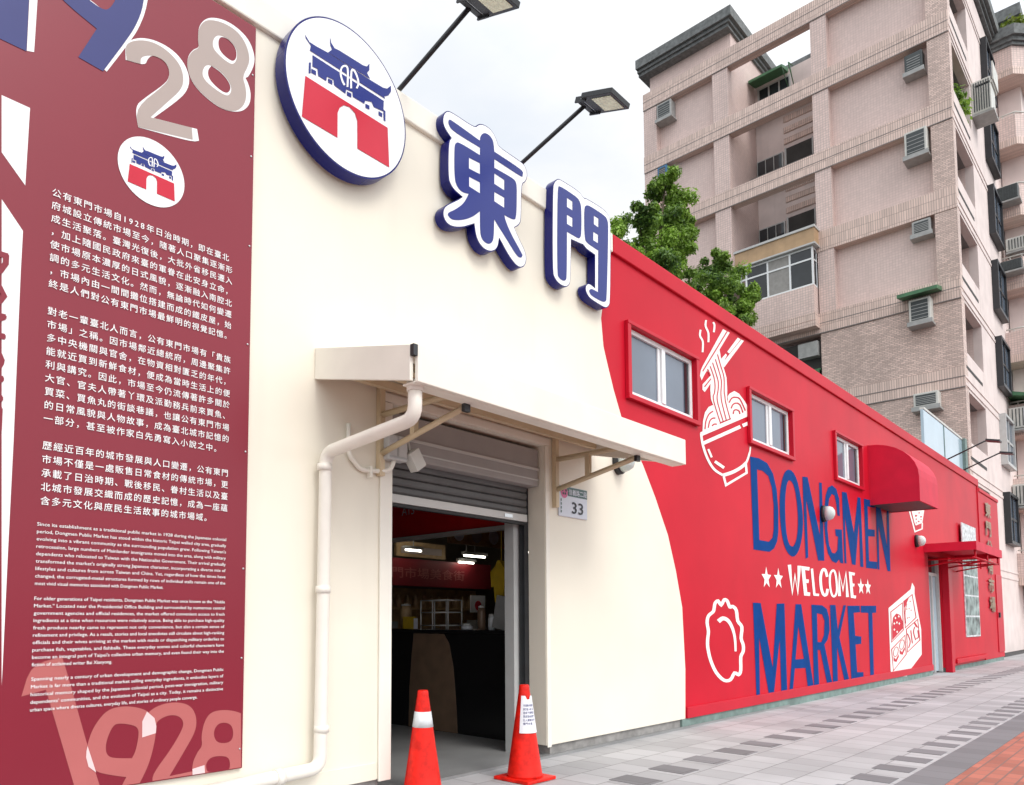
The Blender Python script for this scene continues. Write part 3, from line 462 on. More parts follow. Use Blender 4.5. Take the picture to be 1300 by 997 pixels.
'bento_red': [[[[18.063,1.54],[19.081,1.766],[19.068,1.135],[18.039,0.872]],[[18.13,1.531],[19.025,1.734],[18.995,1.143],[18.084,0.901]]],[[[19.131,1.786],[19.947,1.973],[20.225,1.419],[19.18,1.172]],[[19.206,1.778],[19.896,1.939],[20.139,1.426],[19.23,1.202]]],[[[19.255,1.156],[20.354,1.395],[20.491,0.885],[19.279,0.621]],[[19.33,1.147],[20.299,1.362],[20.406,0.895],[19.33,0.651]]],[[[18.005,0.74],[19.174,1.036],[19.222,0.586],[18.089,0.26]],[[18.074,0.731],[19.127,1.005],[19.148,0.594],[18.126,0.289]]],[[[18.135,1.214],[18.249,1.417],[18.523,1.507],[18.829,1.475],[18.988,1.332],[18.981,1.171],[18.118,0.928]]],[[[19.131,1.781],[19.639,1.893],[19.27,1.658],[19.172,1.632]]],[[[20.036,1.331],[20.363,1.174],[20.115,1.202],[19.978,1.28]]],[[[19.356,1.609],[19.406,1.63],[19.45,1.61],[19.4,1.589]]],[[[19.548,1.624],[19.599,1.645],[19.644,1.625],[19.592,1.604]]],[[[19.715,1.587],[19.767,1.608],[19.812,1.588],[19.76,1.567]]],[[[19.371,1.407],[19.421,1.428],[19.465,1.408],[19.415,1.387]]],[[[19.515,1.42],[19.566,1.441],[19.611,1.421],[19.559,1.4]]],[[[19.671,1.791],[19.722,1.813],[19.768,1.793],[19.716,1.772]]],[[[19.4,1.737],[19.345,1.686],[19.27,1.612],[19.217,1.533],[19.209,1.443],[19.222,1.348],[19.234,1.281],[19.28,1.282],[19.269,1.349],[19.255,1.444],[19.264,1.532],[19.316,1.61],[19.391,1.684],[19.446,1.735]]],[[[19.322,1.051],[19.39,1.004],[19.479,0.937],[19.527,0.876],[19.495,0.822],[19.421,0.77],[19.365,0.733],[19.443,0.724],[19.501,0.761],[19.578,0.815],[19.614,0.876],[19.562,0.943],[19.469,1.012],[19.401,1.059]]],[[[19.616,1.127],[19.627,1.088],[19.643,1.031],[19.659,0.974],[19.678,0.917],[19.698,0.86],[19.712,0.821],[19.799,0.822],[19.785,0.862],[19.765,0.919],[19.746,0.976],[19.729,1.032],[19.714,1.089],[19.703,1.129]]],[[[19.973,1.206],[19.931,1.174],[19.874,1.128],[19.85,1.074],[19.892,1.009],[19.965,0.939],[20.02,0.889],[20.106,0.895],[20.052,0.944],[19.979,1.014],[19.94,1.075],[19.962,1.123],[20.015,1.167],[20.057,1.199]]],[[[20.238,1.121],[20.259,1.076],[20.284,1.014],[20.282,0.969],[20.239,0.953],[20.167,0.945],[20.106,0.941],[20.133,0.918],[20.198,0.923],[20.299,0.933],[20.373,0.961],[20.376,1.015],[20.35,1.078],[20.329,1.124]]],[[[18.573,0.7],[18.525,0.633],[18.417,0.581],[18.279,0.561],[18.17,0.588],[18.14,0.644],[18.186,0.71],[18.292,0.763],[18.431,0.784],[18.542,0.758]],[[18.529,0.701],[18.483,0.638],[18.384,0.59],[18.282,0.575],[18.209,0.593],[18.183,0.643],[18.227,0.705],[18.325,0.754],[18.427,0.769],[18.502,0.752]]],[[[18.151,0.571],[18.33,0.505],[18.565,0.617],[18.564,0.557],[18.365,0.451],[18.171,0.475]]],[[[19.091,0.847],[19.041,0.778],[18.928,0.723],[18.783,0.702],[18.669,0.729],[18.638,0.786],[18.687,0.854],[18.798,0.909],[18.943,0.931],[19.059,0.905]],[[19.045,0.847],[18.997,0.783],[18.894,0.732],[18.787,0.717],[18.711,0.735],[18.683,0.785],[18.729,0.849],[18.832,0.9],[18.939,0.916],[19.017,0.899]]],[[[18.65,0.712],[18.836,0.645],[19.082,0.762],[19.082,0.7],[18.873,0.59],[18.67,0.614]]]],
'bento_dot': [[[[18.351,1.405],[18.425,1.434],[18.49,1.405],[18.416,1.376]]],[[[18.619,1.442],[18.694,1.472],[18.761,1.443],[18.685,1.413]]],[[[18.247,1.285],[18.32,1.313],[18.385,1.284],[18.312,1.256]]],[[[18.639,1.284],[18.714,1.313],[18.781,1.283],[18.705,1.254]]],[[[18.449,1.308],[18.524,1.337],[18.59,1.308],[18.515,1.279]]],[[[18.228,1.153],[18.301,1.181],[18.365,1.152],[18.292,1.124]]],[[[18.436,1.103],[18.51,1.131],[18.576,1.102],[18.502,1.073]]]],
'cup': [[[[19.87,4.015],[20.394,3.453],[21.2,3.603],[21.244,3.765],[21.112,3.754],[21.075,3.614],[20.485,3.504],[19.987,4.036]]],[[[20.158,4.005],[21.498,4.197],[21.187,3.76],[20.532,3.636],[20.431,3.689]]]],
'cup_red': [[[[20.469,3.866],[20.548,3.899],[20.674,3.906],[20.721,3.891],[20.628,3.859],[20.516,3.851]]],[[[20.513,3.789],[20.57,3.813],[20.66,3.818],[20.694,3.807],[20.627,3.784],[20.547,3.779]]],[[[20.729,3.752],[20.787,3.776],[20.878,3.781],[20.913,3.77],[20.845,3.747],[20.763,3.742]]],[[[20.97,3.893],[21.035,3.92],[21.137,3.925],[21.176,3.913],[21.101,3.887],[21.008,3.881]]],[[[20.82,3.971],[20.873,3.993],[20.955,3.998],[20.987,3.988],[20.926,3.967],[20.851,3.962]]],[[[20.995,3.825],[21.037,3.842],[21.101,3.845],[21.126,3.837],[21.078,3.821],[21.019,3.817]]],[[[20.515,3.697],[20.561,3.716],[20.633,3.72],[20.66,3.711],[20.607,3.693],[20.542,3.689]]]],
'blue': [[[[10.966,3.805],[11.293,3.829],[11.608,3.803],[11.831,3.667],[11.957,3.437],[12.003,3.1],[11.976,2.756],[11.916,2.6],[11.788,2.478],[11.596,2.41],[10.999,2.406]],[[11.214,3.643],[11.415,3.654],[11.639,3.602],[11.766,3.431],[11.816,3.155],[11.787,2.777],[11.73,2.642],[11.585,2.566],[11.226,2.566]]],[[[12.494,3.83],[12.606,3.83],[12.715,3.802],[12.808,3.743],[12.888,3.655],[12.951,3.539],[13.001,3.407],[13.045,3.272],[13.069,3.132],[13.063,2.987],[13.033,2.846],[12.976,2.712],[12.902,2.595],[12.82,2.508],[12.73,2.445],[12.638,2.408],[12.543,2.394],[12.442,2.405],[12.344,2.44],[12.256,2.5],[12.181,2.582],[12.128,2.685],[12.091,2.804],[12.068,2.932],[12.058,3.067],[12.062,3.205],[12.08,3.337],[12.113,3.453],[12.161,3.559],[12.223,3.659],[12.3,3.743],[12.392,3.799]],[[12.521,3.656],[12.597,3.644],[12.672,3.607],[12.724,3.545],[12.765,3.459],[12.8,3.351],[12.824,3.227],[12.834,3.087],[12.826,2.948],[12.798,2.826],[12.754,2.723],[12.698,2.648],[12.638,2.596],[12.586,2.567],[12.532,2.559],[12.468,2.567],[12.407,2.599],[12.357,2.661],[12.319,2.746],[12.297,2.852],[12.287,2.975],[12.286,3.121],[12.296,3.266],[12.321,3.387],[12.354,3.487],[12.387,3.556],[12.425,3.604],[12.468,3.64]]],[[[13.101,3.796],[13.354,3.821],[13.868,2.847],[13.915,3.806],[14.054,3.812],[14.048,2.412],[13.73,2.398],[13.251,3.426],[13.259,2.426],[13.129,2.394]]],[[[14.973,3.306],[14.84,3.304],[14.797,3.522],[14.714,3.668],[14.573,3.678],[14.414,3.567],[14.313,3.316],[14.263,3.009],[14.326,2.712],[14.471,2.581],[14.631,2.581],[14.77,2.656],[14.829,2.903],[14.699,2.915],[14.679,3.034],[15.061,3.061],[15.077,2.419],[14.91,2.421],[14.85,2.484],[14.677,2.404],[14.455,2.429],[14.248,2.556],[14.145,2.763],[14.111,3.038],[14.142,3.341],[14.231,3.61],[14.372,3.769],[14.603,3.843],[14.827,3.805],[14.975,3.632]]],[[[15.141,3.788],[15.42,3.811],[15.782,3.05],[16.093,3.799],[16.282,3.805],[16.301,2.413],[16.097,2.412],[16.117,3.315],[15.803,2.429],[15.587,2.431],[15.268,3.325],[15.263,2.43],[15.147,2.43]]],[[[16.499,3.816],[17.245,3.853],[17.226,3.708],[16.735,3.686],[16.714,3.213],[17.164,3.24],[17.145,3.094],[16.703,3.066],[16.685,2.556],[17.241,2.57],[17.221,2.42],[16.478,2.407]]],[[[17.306,3.805],[17.622,3.815],[18.02,2.953],[18.109,3.83],[18.264,3.839],[18.205,2.417],[17.98,2.416],[17.446,3.34],[17.389,2.418],[17.254,2.417]]],[[[10.921,1.614],[11.207,1.612],[11.589,0.635],[11.819,1.612],[12.134,1.622],[12.138,0.219],[11.893,0.218],[11.895,1.05],[11.6,0.219],[11.419,0.215],[11.113,1.1],[11.079,0.216],[10.954,0.214]]],[[[12.605,1.617],[12.858,1.621],[13.314,0.226],[13.033,0.223],[12.956,0.566],[12.488,0.577],[12.37,0.223],[12.223,0.22]],[[12.698,1.256],[12.898,0.719],[12.528,0.72]]],[[[13.325,1.62],[13.851,1.617],[14.086,1.556],[14.194,1.402],[14.195,1.177],[14.071,1.011],[13.902,0.931],[14.238,0.237],[13.968,0.24],[13.679,0.841],[13.556,0.844],[13.573,0.231],[13.329,0.23]],[[13.586,1.477],[13.835,1.456],[13.944,1.346],[13.894,1.097],[13.748,0.976],[13.569,0.979]]],[[[14.259,1.629],[14.554,1.633],[14.634,1.173],[14.993,1.634],[15.147,1.636],[14.707,1.042],[15.171,0.241],[14.899,0.236],[14.559,0.873],[14.533,0.234],[14.279,0.235]]],[[[15.22,1.628],[15.964,1.639],[15.969,1.515],[15.578,1.497],[15.622,1.058],[15.99,1.037],[15.973,0.899],[15.621,0.892],[15.654,0.364],[16.043,0.345],[16.03,0.238],[15.291,0.243]]],[[[16.034,1.64],[17.049,1.654],[17.031,1.514],[16.77,1.505],[16.713,0.264],[16.471,0.261],[16.495,1.503],[16.017,1.506]]]],
'welcome': [[[[12.318,2.245],[12.477,1.748],[12.615,2.049],[12.721,1.753],[12.9,2.261],[12.744,2.256],[12.716,1.849],[12.621,2.145],[12.489,1.842],[12.467,2.259]]],[[[13.307,2.259],[12.904,2.26],[13.0,1.768],[13.273,1.767],[13.291,1.827],[13.151,1.827],[13.078,2.2],[13.278,2.199]]],[[[13.028,1.985],[13.227,1.986],[13.244,2.046],[13.045,2.044]]],[[[13.349,2.235],[13.432,1.777],[13.702,1.773],[13.718,1.815],[13.541,1.817],[13.464,2.245]]],[[[14.231,2.139],[14.21,2.173],[14.179,2.222],[14.135,2.263],[14.057,2.282],[13.954,2.277],[13.875,2.25],[13.822,2.211],[13.779,2.162],[13.753,2.107],[13.746,2.041],[13.755,1.97],[13.774,1.907],[13.803,1.857],[13.844,1.816],[13.899,1.783],[13.989,1.77],[14.087,1.781],[14.157,1.806],[14.193,1.844],[14.213,1.886],[14.225,1.914],[14.087,1.916],[14.075,1.888],[14.057,1.851],[14.036,1.829],[14.018,1.822],[14.008,1.821],[14.0,1.822],[13.97,1.839],[13.935,1.875],[13.908,1.92],[13.89,1.98],[13.882,2.048],[13.888,2.109],[13.911,2.158],[13.948,2.201],[13.983,2.226],[13.999,2.231],[14.001,2.231],[14.015,2.228],[14.044,2.201],[14.073,2.156],[14.093,2.122]]],[[[14.874,1.802],[14.831,2.191],[14.996,1.873],[15.185,2.198],[15.151,1.789],[15.326,1.796],[15.211,2.293],[15.0,1.967],[14.809,2.283],[14.706,1.798]]],[[[15.746,2.273],[15.369,2.281],[15.438,1.782],[15.735,1.776],[15.764,1.832],[15.603,1.834],[15.548,2.221],[15.703,2.217]]],[[[15.474,2.007],[15.664,2.004],[15.696,2.059],[15.506,2.062]]],[[[14.436,2.274],[14.367,2.252],[14.305,2.218],[14.261,2.172],[14.241,2.109],[14.234,2.036],[14.24,1.967],[14.258,1.905],[14.288,1.848],[14.328,1.803],[14.388,1.776],[14.476,1.766],[14.562,1.779],[14.625,1.807],[14.675,1.845],[14.708,1.895],[14.719,1.96],[14.715,2.035],[14.704,2.103],[14.686,2.159],[14.661,2.207],[14.628,2.245],[14.585,2.27],[14.517,2.283]],[[14.481,2.242],[14.449,2.231],[14.404,2.207],[14.369,2.17],[14.349,2.113],[14.343,2.041],[14.349,1.974],[14.366,1.915],[14.395,1.86],[14.428,1.823],[14.461,1.808],[14.48,1.806],[14.496,1.809],[14.529,1.823],[14.568,1.853],[14.596,1.896],[14.606,1.956],[14.602,2.028],[14.591,2.094],[14.574,2.147],[14.551,2.193],[14.523,2.225],[14.497,2.24],[14.486,2.242]]],[[[11.448,2.172],[11.496,2.057],[11.632,2.052],[11.525,1.975],[11.562,1.856],[11.448,1.925],[11.335,1.856],[11.372,1.975],[11.265,2.052],[11.401,2.057]]],[[[11.92,2.179],[11.967,2.063],[12.102,2.058],[11.996,1.982],[12.032,1.863],[11.92,1.931],[11.807,1.863],[11.844,1.982],[11.737,2.058],[11.873,2.063]]],[[[16.09,2.187],[16.144,2.072],[16.3,2.067],[16.177,1.992],[16.22,1.875],[16.09,1.942],[15.96,1.875],[16.002,1.992],[15.88,2.067],[16.036,2.072]]],[[[16.54,2.192],[16.594,2.077],[16.75,2.073],[16.628,1.997],[16.67,1.879],[16.54,1.947],[16.411,1.879],[16.453,1.997],[16.331,2.073],[16.486,2.077]]]],
'edge': [[7.26,5.817],[7.131,5.301],[7.004,4.762],[7.044,4.444],[7.12,4.263],[7.243,3.989],[7.401,3.699],[7.617,3.459],[7.859,3.214],[8.142,2.847],[8.435,2.407],[8.617,1.973],[8.761,1.519],[8.808,0.733],[8.78,0.105]]}

# ================================================================== GROUND
MB().box(-300, 600, -400, 400, -0.6, -0.02).build('ground', 'asphalt', kind='structure')
MB().box(-14, 70, -3.05, 0.3, -0.3, 0.0).build('pavement', 'paver_grey', kind='structure')
MB().box(-14, 70, -6.4, -3.054, -0.3, 0.001).build('brick_path', 'brick_red', kind='structure')
m = MB()
x = -6.2
while x < 40:
    m.box(x, x+0.285, -1.335, -0.985, -0.05, 0.004); x += 0.65
x = -6.3
while x < 40:
    m.box(x, x+0.285, -2.72, -2.42, -0.05, 0.004); x += 0.605
m.box(-14, 70, -3.052, -2.76, -0.05, 0.004)
m.build('dark_paving', 'paver_dark', kind='structure')
MB().box(-14, 70, -6.55, -6.404, -0.3, 0.0).build('kerb', 'plinth_grey', kind='structure')

# ================================================================== MARKET BUILDING
market = thing('market_building', 'single storey market hall, cream front on the left and red mural front on the right', 'building', (15, 0.1, 0))
edge = SHAPES['edge']
ZB, ZT = 0.12, 5.6
ed = [p for p in edge if ZB < p[1] < ZT]
top_x, bot_x = edge[0][0]-0.03, edge[-1][0]
DL, DR, DT = 3.9, 5.93, 3.12
cream = [(-7, ZB), (DL, ZB), (DL, DT), (DR, DT), (DR, ZB), (bot_x, ZB)] + ed[::-1] + [(top_x, ZT), (-7, ZT)]
MB().prism([cream], 0, 0.21).build('cream_wall', 'cream_paint', market)
WINS = [(7.57, 9.22, 4.0, 4.84), (10.98, 12.62, 4.05, 4.82), (14.82, 16.36, 4.02, 4.86)]
holes = [[(a, c), (b, c), (b, d), (a, d)] for a, b, c, d in WINS]
red = [(bot_x, ZB), (21.6, ZB), (21.6, 3.0), (22.95, 3.0), (22.95, ZB), (28.4, ZB), (28.4, ZT), (top_x, ZT)] + ed
MB().prism([red]+holes, 0, 0.21).build('red_wall', 'red_paint', market)
# coping along the roof edge
MB().box(-7, top_x-0.005, -0.035, 0.3, 5.6, 5.82).build('cream_coping', 'cream_trim', market, bevel=0.012)
MB().box(top_x, 28.4, -0.035, 0.3, 5.6, 5.82).box(28.28, 28.41, -0.03, 0.3, 0.12, 5.62).build('red_coping', 'red_paint', market, bevel=0.012)
MB().box(-7, 28.4, 0.3, 7.3, 5.2, 5.4).build('roof', 'gravel_roof', market)
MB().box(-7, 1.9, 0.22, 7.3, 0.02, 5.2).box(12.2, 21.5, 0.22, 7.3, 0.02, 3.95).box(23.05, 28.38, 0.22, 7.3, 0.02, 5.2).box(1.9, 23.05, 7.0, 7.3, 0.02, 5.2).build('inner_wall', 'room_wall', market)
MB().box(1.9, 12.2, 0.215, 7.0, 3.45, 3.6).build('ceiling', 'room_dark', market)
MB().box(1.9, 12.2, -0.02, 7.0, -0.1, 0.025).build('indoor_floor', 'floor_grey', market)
MB().box(6.02, 8.7, 0.03, 0.2, 0, 0.12).box(-7, 3.8, 0.03, 0.2, 0, 0.12).build('grey_plinth', 'plinth_grey', market, split=True)
MB().box(8.7, 21.58, 0.0, 0.2, -0.01, 0.117).box(23.0, 31.7, 0.0, 0.2, -0.01, 0.117).build('teal_plinth', 'plinth_teal', market)
MB().box(8.80, 21.6, -0.025, 0.0, 0.12, 0.26).build('skirting', 'red_trim', market, bevel=0.006)
MB().box(-7, 3.75, -0.012, 0.0, 0.12, 0.245).build('cream_skirting', 'cream_paint', market)

# door: frame, roller shutter with its housing, guide rails
MB().box(3.77, 3.896, -0.02, -0.001, 0.1, 3.118).box(5.936, 6.0, -0.012, -0.001, 0.1, 3.118).box(3.77, 6.0, -0.016, -0.001, 3.124, 3.2).build('door_frame', 'cream_trim', market, bevel=0.006)
hs = MB().box(3.92, 5.91, 0.06, 0.4, 2.70, 3.08).build('shutter_housing', 'housing_grey', market, bevel=0.01)
MB().box(3.92, 5.91, 0.05, 0.06, 2.86, 2.885).box(3.92, 5.91, 0.052, 0.06, 2.76, 2.772).build('housing_rib', 'bar_light', hs, split=True)
m = MB()
for k in range(4):
    z = 2.425 + k*0.075
    m.prism([[(0.19, z), (0.175, z+0.02), (0.175, z+0.055), (0.19, z+0.07), (0.215, z+0.07), (0.215, z)]], 3.95, 5.86, put=lambda y, zz, xx: (xx, y, zz))
sh = m.build('roller_shutter', 'shutter_grey', market)
MB().box(3.95, 5.86, 0.165, 0.22, 2.345, 2.42).build('bottom_bar', 'bar_light', sh, bevel=0.006)
MB().box(5.50, 5.62, 0.158, 0.165, 2.365, 2.40).build('lock_plate', 'steel', sh)
MB().box(3.95, 5.86, 0.17, 0.215, 2.315, 2.34).build('rubber_seal', 'dark_rubber', sh)
MB().box(5.865, 5.93, 0.212, 0.28, 0.03, 3.0).box(3.9, 3.955, 0.212, 0.28, 0.03, 3.0).build('guide_rail', 'black_metal', market, split=True)
MB().box(5.80, 5.97, 0.30, 0.42, 0.025, 2.42).build('inner_post', 'alu', market)

# windows
def sash_window(a, b, c, d, wide=0.075):
    mid = (a+b)/2
    f = MB().box(a-wide, b+wide, -0.055, -0.002, c-wide*0.75, c).box(a-wide, b+wide, -0.055, -0.002, d, d+wide*0.55).box(a-wide, a, -0.05, -0.002, c, d).box(b, b+wide, -0.05, -0.002, c, d)
    surround = f.build('window_surround', 'red_trim', market, bevel=0.005)
    w = MB()
    y0, y1 = 0.025, 0.10
    w.box(a+0.002, b-0.002, y0, y1, c+0.002, c+0.075).box(a+0.002, b-0.002, y0, y1, d-0.06, d-0.002).box(a+0.002, a+0.06, y0, y1, c+0.076, d-0.061).box(b-0.06, b-0.002, y0, y1, c+0.076, d-0.061)
    w.box(mid-0.06, mid-0.004, y0+0.012, y1, c+0.076, d-0.061).box(mid+0.004, mid+0.09, y0-0.012, y1, c+0.076, d-0.061)
    win = w.build('window', 'upvc_white', market, bevel=0.005)
    MB().box(a+0.06, mid-0.06, y0+0.03, y0+0.04, c+0.07, d-0.06).build('pane', 'glass_blue', win)
    MB().box(mid+0.09, b-0.06, y0+0.03, y0+0.04, c+0.07, d-0.06).build('pane', 'glass_blue', win)
    MB().box(b-0.17, b-0.06, y0+0.022, y0+0.03, c+0.08, d-0.07).build('sash_gap', 'glass_dark', win)
for w in WINS: sash_window(*w)

# side door under the flat canopy
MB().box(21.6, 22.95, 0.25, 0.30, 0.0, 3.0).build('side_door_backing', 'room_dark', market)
sd = MB().box(21.62, 21.72, 0.05, 0.2, 0.02, 2.98).box(22.25, 22.33, 0.08, 0.2, 0.02, 2.5).box(22.85, 22.94, 0.05, 0.2, 0.02, 2.98).box(21.72, 22.85, 0.08, 0.2, 2.5, 2.58).build('side_door', 'alu', market)
MB().box(21.73, 22.24, 0.12, 0.13, 0.05, 2.5).box(22.34, 22.84, 0.12, 0.13, 0.05, 2.5).build('pane', 'glass_pale', sd, split=True)
MB().box(21.72, 22.85, 0.12, 0.14, 2.58, 2.98).build('transom', 'glass_dark', sd)
MB().box(22.96, 23.25, -0.16, 0.0, 0.0, 3.0).box(23.55, 23.68, -0.10, 0.0, 0.15, 3.0).build('door_post', 'red_trim', market, bevel=0.01, split=True)
MB().box(23.7, 28.2, -0.06, 0.0, 0.32, 2.95).box(23.68, 28.25, -0.14, 0.0, 0.2, 0.32).build('red_panel', 'red_paint', market, bevel=0.01)

# painted mural and lettering on the red front
def paint(name, key, material, y, parent=market):
    m = MB()
    for k, r in enumerate(SHAPES[key]): m.sheet(r, y-0.0001*k)
    return m.build(name, material, parent, fix=False)
bowl = paint('noodle_bowl_mural', 'bowl', 'mural_white', -0.003)
paint('bowl_line', 'bowl_red', 'mural_red', -0.006, bowl)
paint('fritter_mural', 'fritter', 'mural_white', -0.003)
lb = paint('lunch_box_mural', 'bento', 'mural_white', -0.003)
paint('lunch_box_line', 'bento_red', 'mural_red', -0.006, lb)
paint('lunch_box_dot', 'bento_dot', 'mural_white', -0.009, lb)
cp = paint('cup_mural', 'cup', 'mural_white', -0.003)
paint('cup_line', 'cup_red', 'mural_red', -0.006, cp)
for part in (SHAPES['blue'][:7], SHAPES['blue'][7:]):
    SHAPES['word'] = part; paint('blue_lettering', 'word', 'mural_blue', -0.004)
SHAPES['word'] = SHAPES['welcome'][:-4]; paint('white_lettering', 'word', 'mural_white', -0.004)
for star in SHAPES['welcome'][-4:]:
    SHAPES['word'] = [star]; paint('painted_star', 'word', 'mural_white', -0.004)

# ================================================================== BANNER
def round_ring(r, n=2):
    """Cut the soft corners of an outline, keep the hard ones."""
    pts = [(Vector(p), None) for p in r]
    m_ = len(r)
    hard = []
    for q in range(m_):
        u, v = (Vector(r[q])-Vector(r[q-1])), (Vector(r[(q+1) % m_])-Vector(r[q]))
        hard.append(u.length < 1e-6 or v.length < 1e-6 or u.normalized().dot(v.normalized()) < 0.45)
    pts = [(Vector(p), h) for p, h in zip(r, hard)]
    for _ in range(n):
        out = []
        for q in range(len(pts)):
            p, h = pts[q]
            if h: out.append((p, True)); continue
            out.append((p.lerp(pts[q-1][0], 0.25), False)); out.append((p.lerp(pts[(q+1) % len(pts)][0], 0.25), False))
        pts = out
    return [(p.x, p.y) for p, _ in pts]
ban = thing('banner', 'tall maroon banner with white Chinese and English text, large numerals and a round emblem', 'banner', (1.0, -0.015, 0.37))
MB().box(-2.2, 2.585, -0.03, -0.002, 0.37, 5.57).build('panel', 'banner_maroon', ban, bevel=0.006)
YB = -0.03
def clipz(rings, lo=0.378, hi=5.56):
    return [[(x, min(max(z, lo), hi)) for x, z in r] for r in rings]
def printed(name, key, material, y):
    m = MB()
    for k, r in enumerate(SHAPES[key]): m.sheet(clipz([round_ring(q) if len(q) > 7 else q for q in r]), y-0.0001*k)
    return m.build(name, material, ban, fix=False)
for r in [[(0.35, 3.62), (0.95, 3.78), (0.95, 1.2), (0.35, 0.9)], [(0.3, 4.6), (0.97, 4.42), (0.97, 4.05), (0.3, 4.3)]]:
    SHAPES['ban_white'].append([r])
printed('white_shape', 'ban_white', 'banner_white', YB-0.0015)
printed('blue_numeral', 'ban_blue', 'banner_blue', YB-0.003)
printed('beige_numeral', 'ban_beige', 'banner_beige', YB-0.003)
printed('pink_numeral', 'ban_pink', 'banner_pink', YB-0.0015)
printed('pink_nine', 'ban_pink2', 'banner_pink', YB-0.0023)
for r in SHAPES['ban_over']:
    SHAPES['word'] = [r]; printed('numeral_overlap', 'word', 'banner_pale', YB-0.0035)
m = MB()
def line(m, body, x0, x1, z, em, y, full=True, bold=0.0, unit=None):
    """One line of text, baseline z; stretched to x0..x1 when full."""
    t = text_tris(body); b = bbox(t)
    s = (x1-x0)/(b[1]-b[0]) if full else (unit or em)
    ox = x0-b[0]*s if full else x0
    for k, (ux, uz) in enumerate(((0, 0), (1, 0), (-1, 0), (0, 1), (0, -1))[:5 if bold else 1]):
        m.tris(t, lambda px, py: (ox+(px+ux*bold)*s, y-k*0.0003, z+(py+uz*bold)*em))
CH = [(3.806, 0.0771, ['公有東門市場自1928年日治時期，即在臺北', '府城設立傳統市場至今，隨著人口聚集逐漸形', '成生活聚落。臺灣光復後，大批外省移民遷入', '，加上隨國民政府來臺的軍眷在此安身立命，', '使市場原本濃厚的日式風貌，逐漸融入南腔北', '調的多元生活文化。然而，無論時代如何變遷', '，市場內由一間間攤位搭建而成的鐵皮屋，始', '終是人們對公有東門市場最鮮明的視覺記憶。']),
      (3.106, 0.0775, ['對老一輩臺北人而言，公有東門市場有「貴族', '市場」之稱。因市場鄰近總統府，周邊聚集許', '多中央機關與官舍，在物資相對匱乏的年代，', '能就近買到新鮮食材，便成為當時生活上的便', '利與講究。因此，市場至今仍流傳著許多關於', '大官、官夫人帶著丫環及派勤務兵前來買魚、', '買菜、買魚丸的街談巷議，也讓公有東門市場', '的日常風貌與人物故事，成為臺北城市記憶的', '一部分，甚至被作家白先勇寫入小說之中。']),
      (2.332, 0.0782, ['歷經近百年的城市發展與人口變遷，公有東門', '市場不僅是一處販售日常食材的傳統市場，更', '承載了日治時期、戰後移民、眷村生活以及臺', '北城市發展交織而成的歷史記憶，成為一座蘊', '含多元文化與庶民生活故事的城市場域。'])]
u0 = bbox(text_tris('府城設立傳統市場至今，隨著人口聚集逐漸形'))
UNIT = (2.44-1.30)/(u0[1]-u0[0])
for z0, dz, lines in CH:
    for i, s in enumerate(lines):
        x_ = 1.298
        for ch in s:
            t = text_tris(ch)
            g = UNIT*0.90
            for k, (ux, uz) in enumerate(((0, 0), (0.008, 0.008), (-0.008, -0.008))):
                m.tris(t, lambda px, py: (x_+(px+ux)*g, YB-0.005-k*0.0003, z0-i*dz-0.020+(py+uz)*g))
            x_ += UNIT*(0.63 if ch in '1928' else 1.0)
m.build('chinese_text', 'banner_white', ban, fix=False)
EN = [(1.885, 0.04125, ['Since its establishment as a traditional public market in 1928 during the Japanese colonial', 'period, Dongmen Public Market has stood within the historic Taipei walled city area, gradually', "evolving into a vibrant community as the surrounding population grew. Following Taiwan's", 'retrocession, large numbers of Mainlander immigrants moved into the area, along with military', 'dependents who relocated to Taiwan with the Nationalist Government. Their arrival gradually', "transformed the market's originally strong Japanese character, incorporating a diverse mix of", 'lifestyles and cultures from across Taiwan and China. Yet, regardless of how the times have', 'changed, the corrugated-metal structures formed by rows of individual stalls remain one of the', 'most vivid visual memories associated with Dongmen Public Market.']),
      (1.472, 0.0404, ['For older generations of Taipei residents, Dongmen Public Market was once known as the "Noble', 'Market." Located near the Presidential Office Building and surrounded by numerous central', 'government agencies and official residences, the market offered convenient access to fresh', 'ingredients at a time when resources were relatively scarce. Being able to purchase high-quality', 'fresh produce nearby came to represent not only convenience, but also a certain sense of', 'refinement and privilege. As a result, stories and local anecdotes still circulate about high-ranking', 'officials and their wives arriving at the market with maids or dispatching military orderlies to', 'purchase fish, vegetables, and fishballs. These everyday scenes and colorful characters have', "become an integral part of Taipei's collective urban memory, and even found their way into the", 'fiction of acclaimed writer Bai Xianyong.']),
      (1.030, 0.0417, ['Spanning nearly a century of urban development and demographic change, Dongmen Public', 'Market is far more than a traditional market selling everyday ingredients, it embodies layers of', 'historical memory shaped by the Japanese colonial period, post-war immigration, military', "dependents' communities, and the evolution of Taipei as a city. Today, it remains a distinctive", 'urban space where diverse cultures, everyday life, and stories of ordinary people converge.'])]
m = MB()
for z0, dz, lines in EN:
    for i, s in enumerate(lines):
        last = i == len(lines)-1
        t = bbox(text_tris(s))
        x1 = 2.43 if not last else min(2.33, 1.288+(t[1]-t[0])*0.0262)
        line(m, s, 1.288, x1, z0-i*dz-0.009, 0.0272, YB-0.005, True, 0.006)
m.build('english_text', 'banner_white', ban, fix=False)
m = MB()
for n_, ch in enumerate('DONGMEN MARKET'):
    if ch == ' ': continue
    t = text_tris(ch); q = bbox(t)
    for k in range(5):
        dx, dz = ((0, 0), (0.004, 0), (0, 0.007), (0, -0.007), (-0.004, 0))[k]
        m.tris(t, lambda px, py: (0.925+py/q[3]*0.168+dx, YB-0.004-k*0.0001, 3.357-n_*0.172-(px-q[0])/(q[1]-q[0])*0.128+dz))
m.build('sideways_lettering', 'banner_maroon', ban, fix=False)
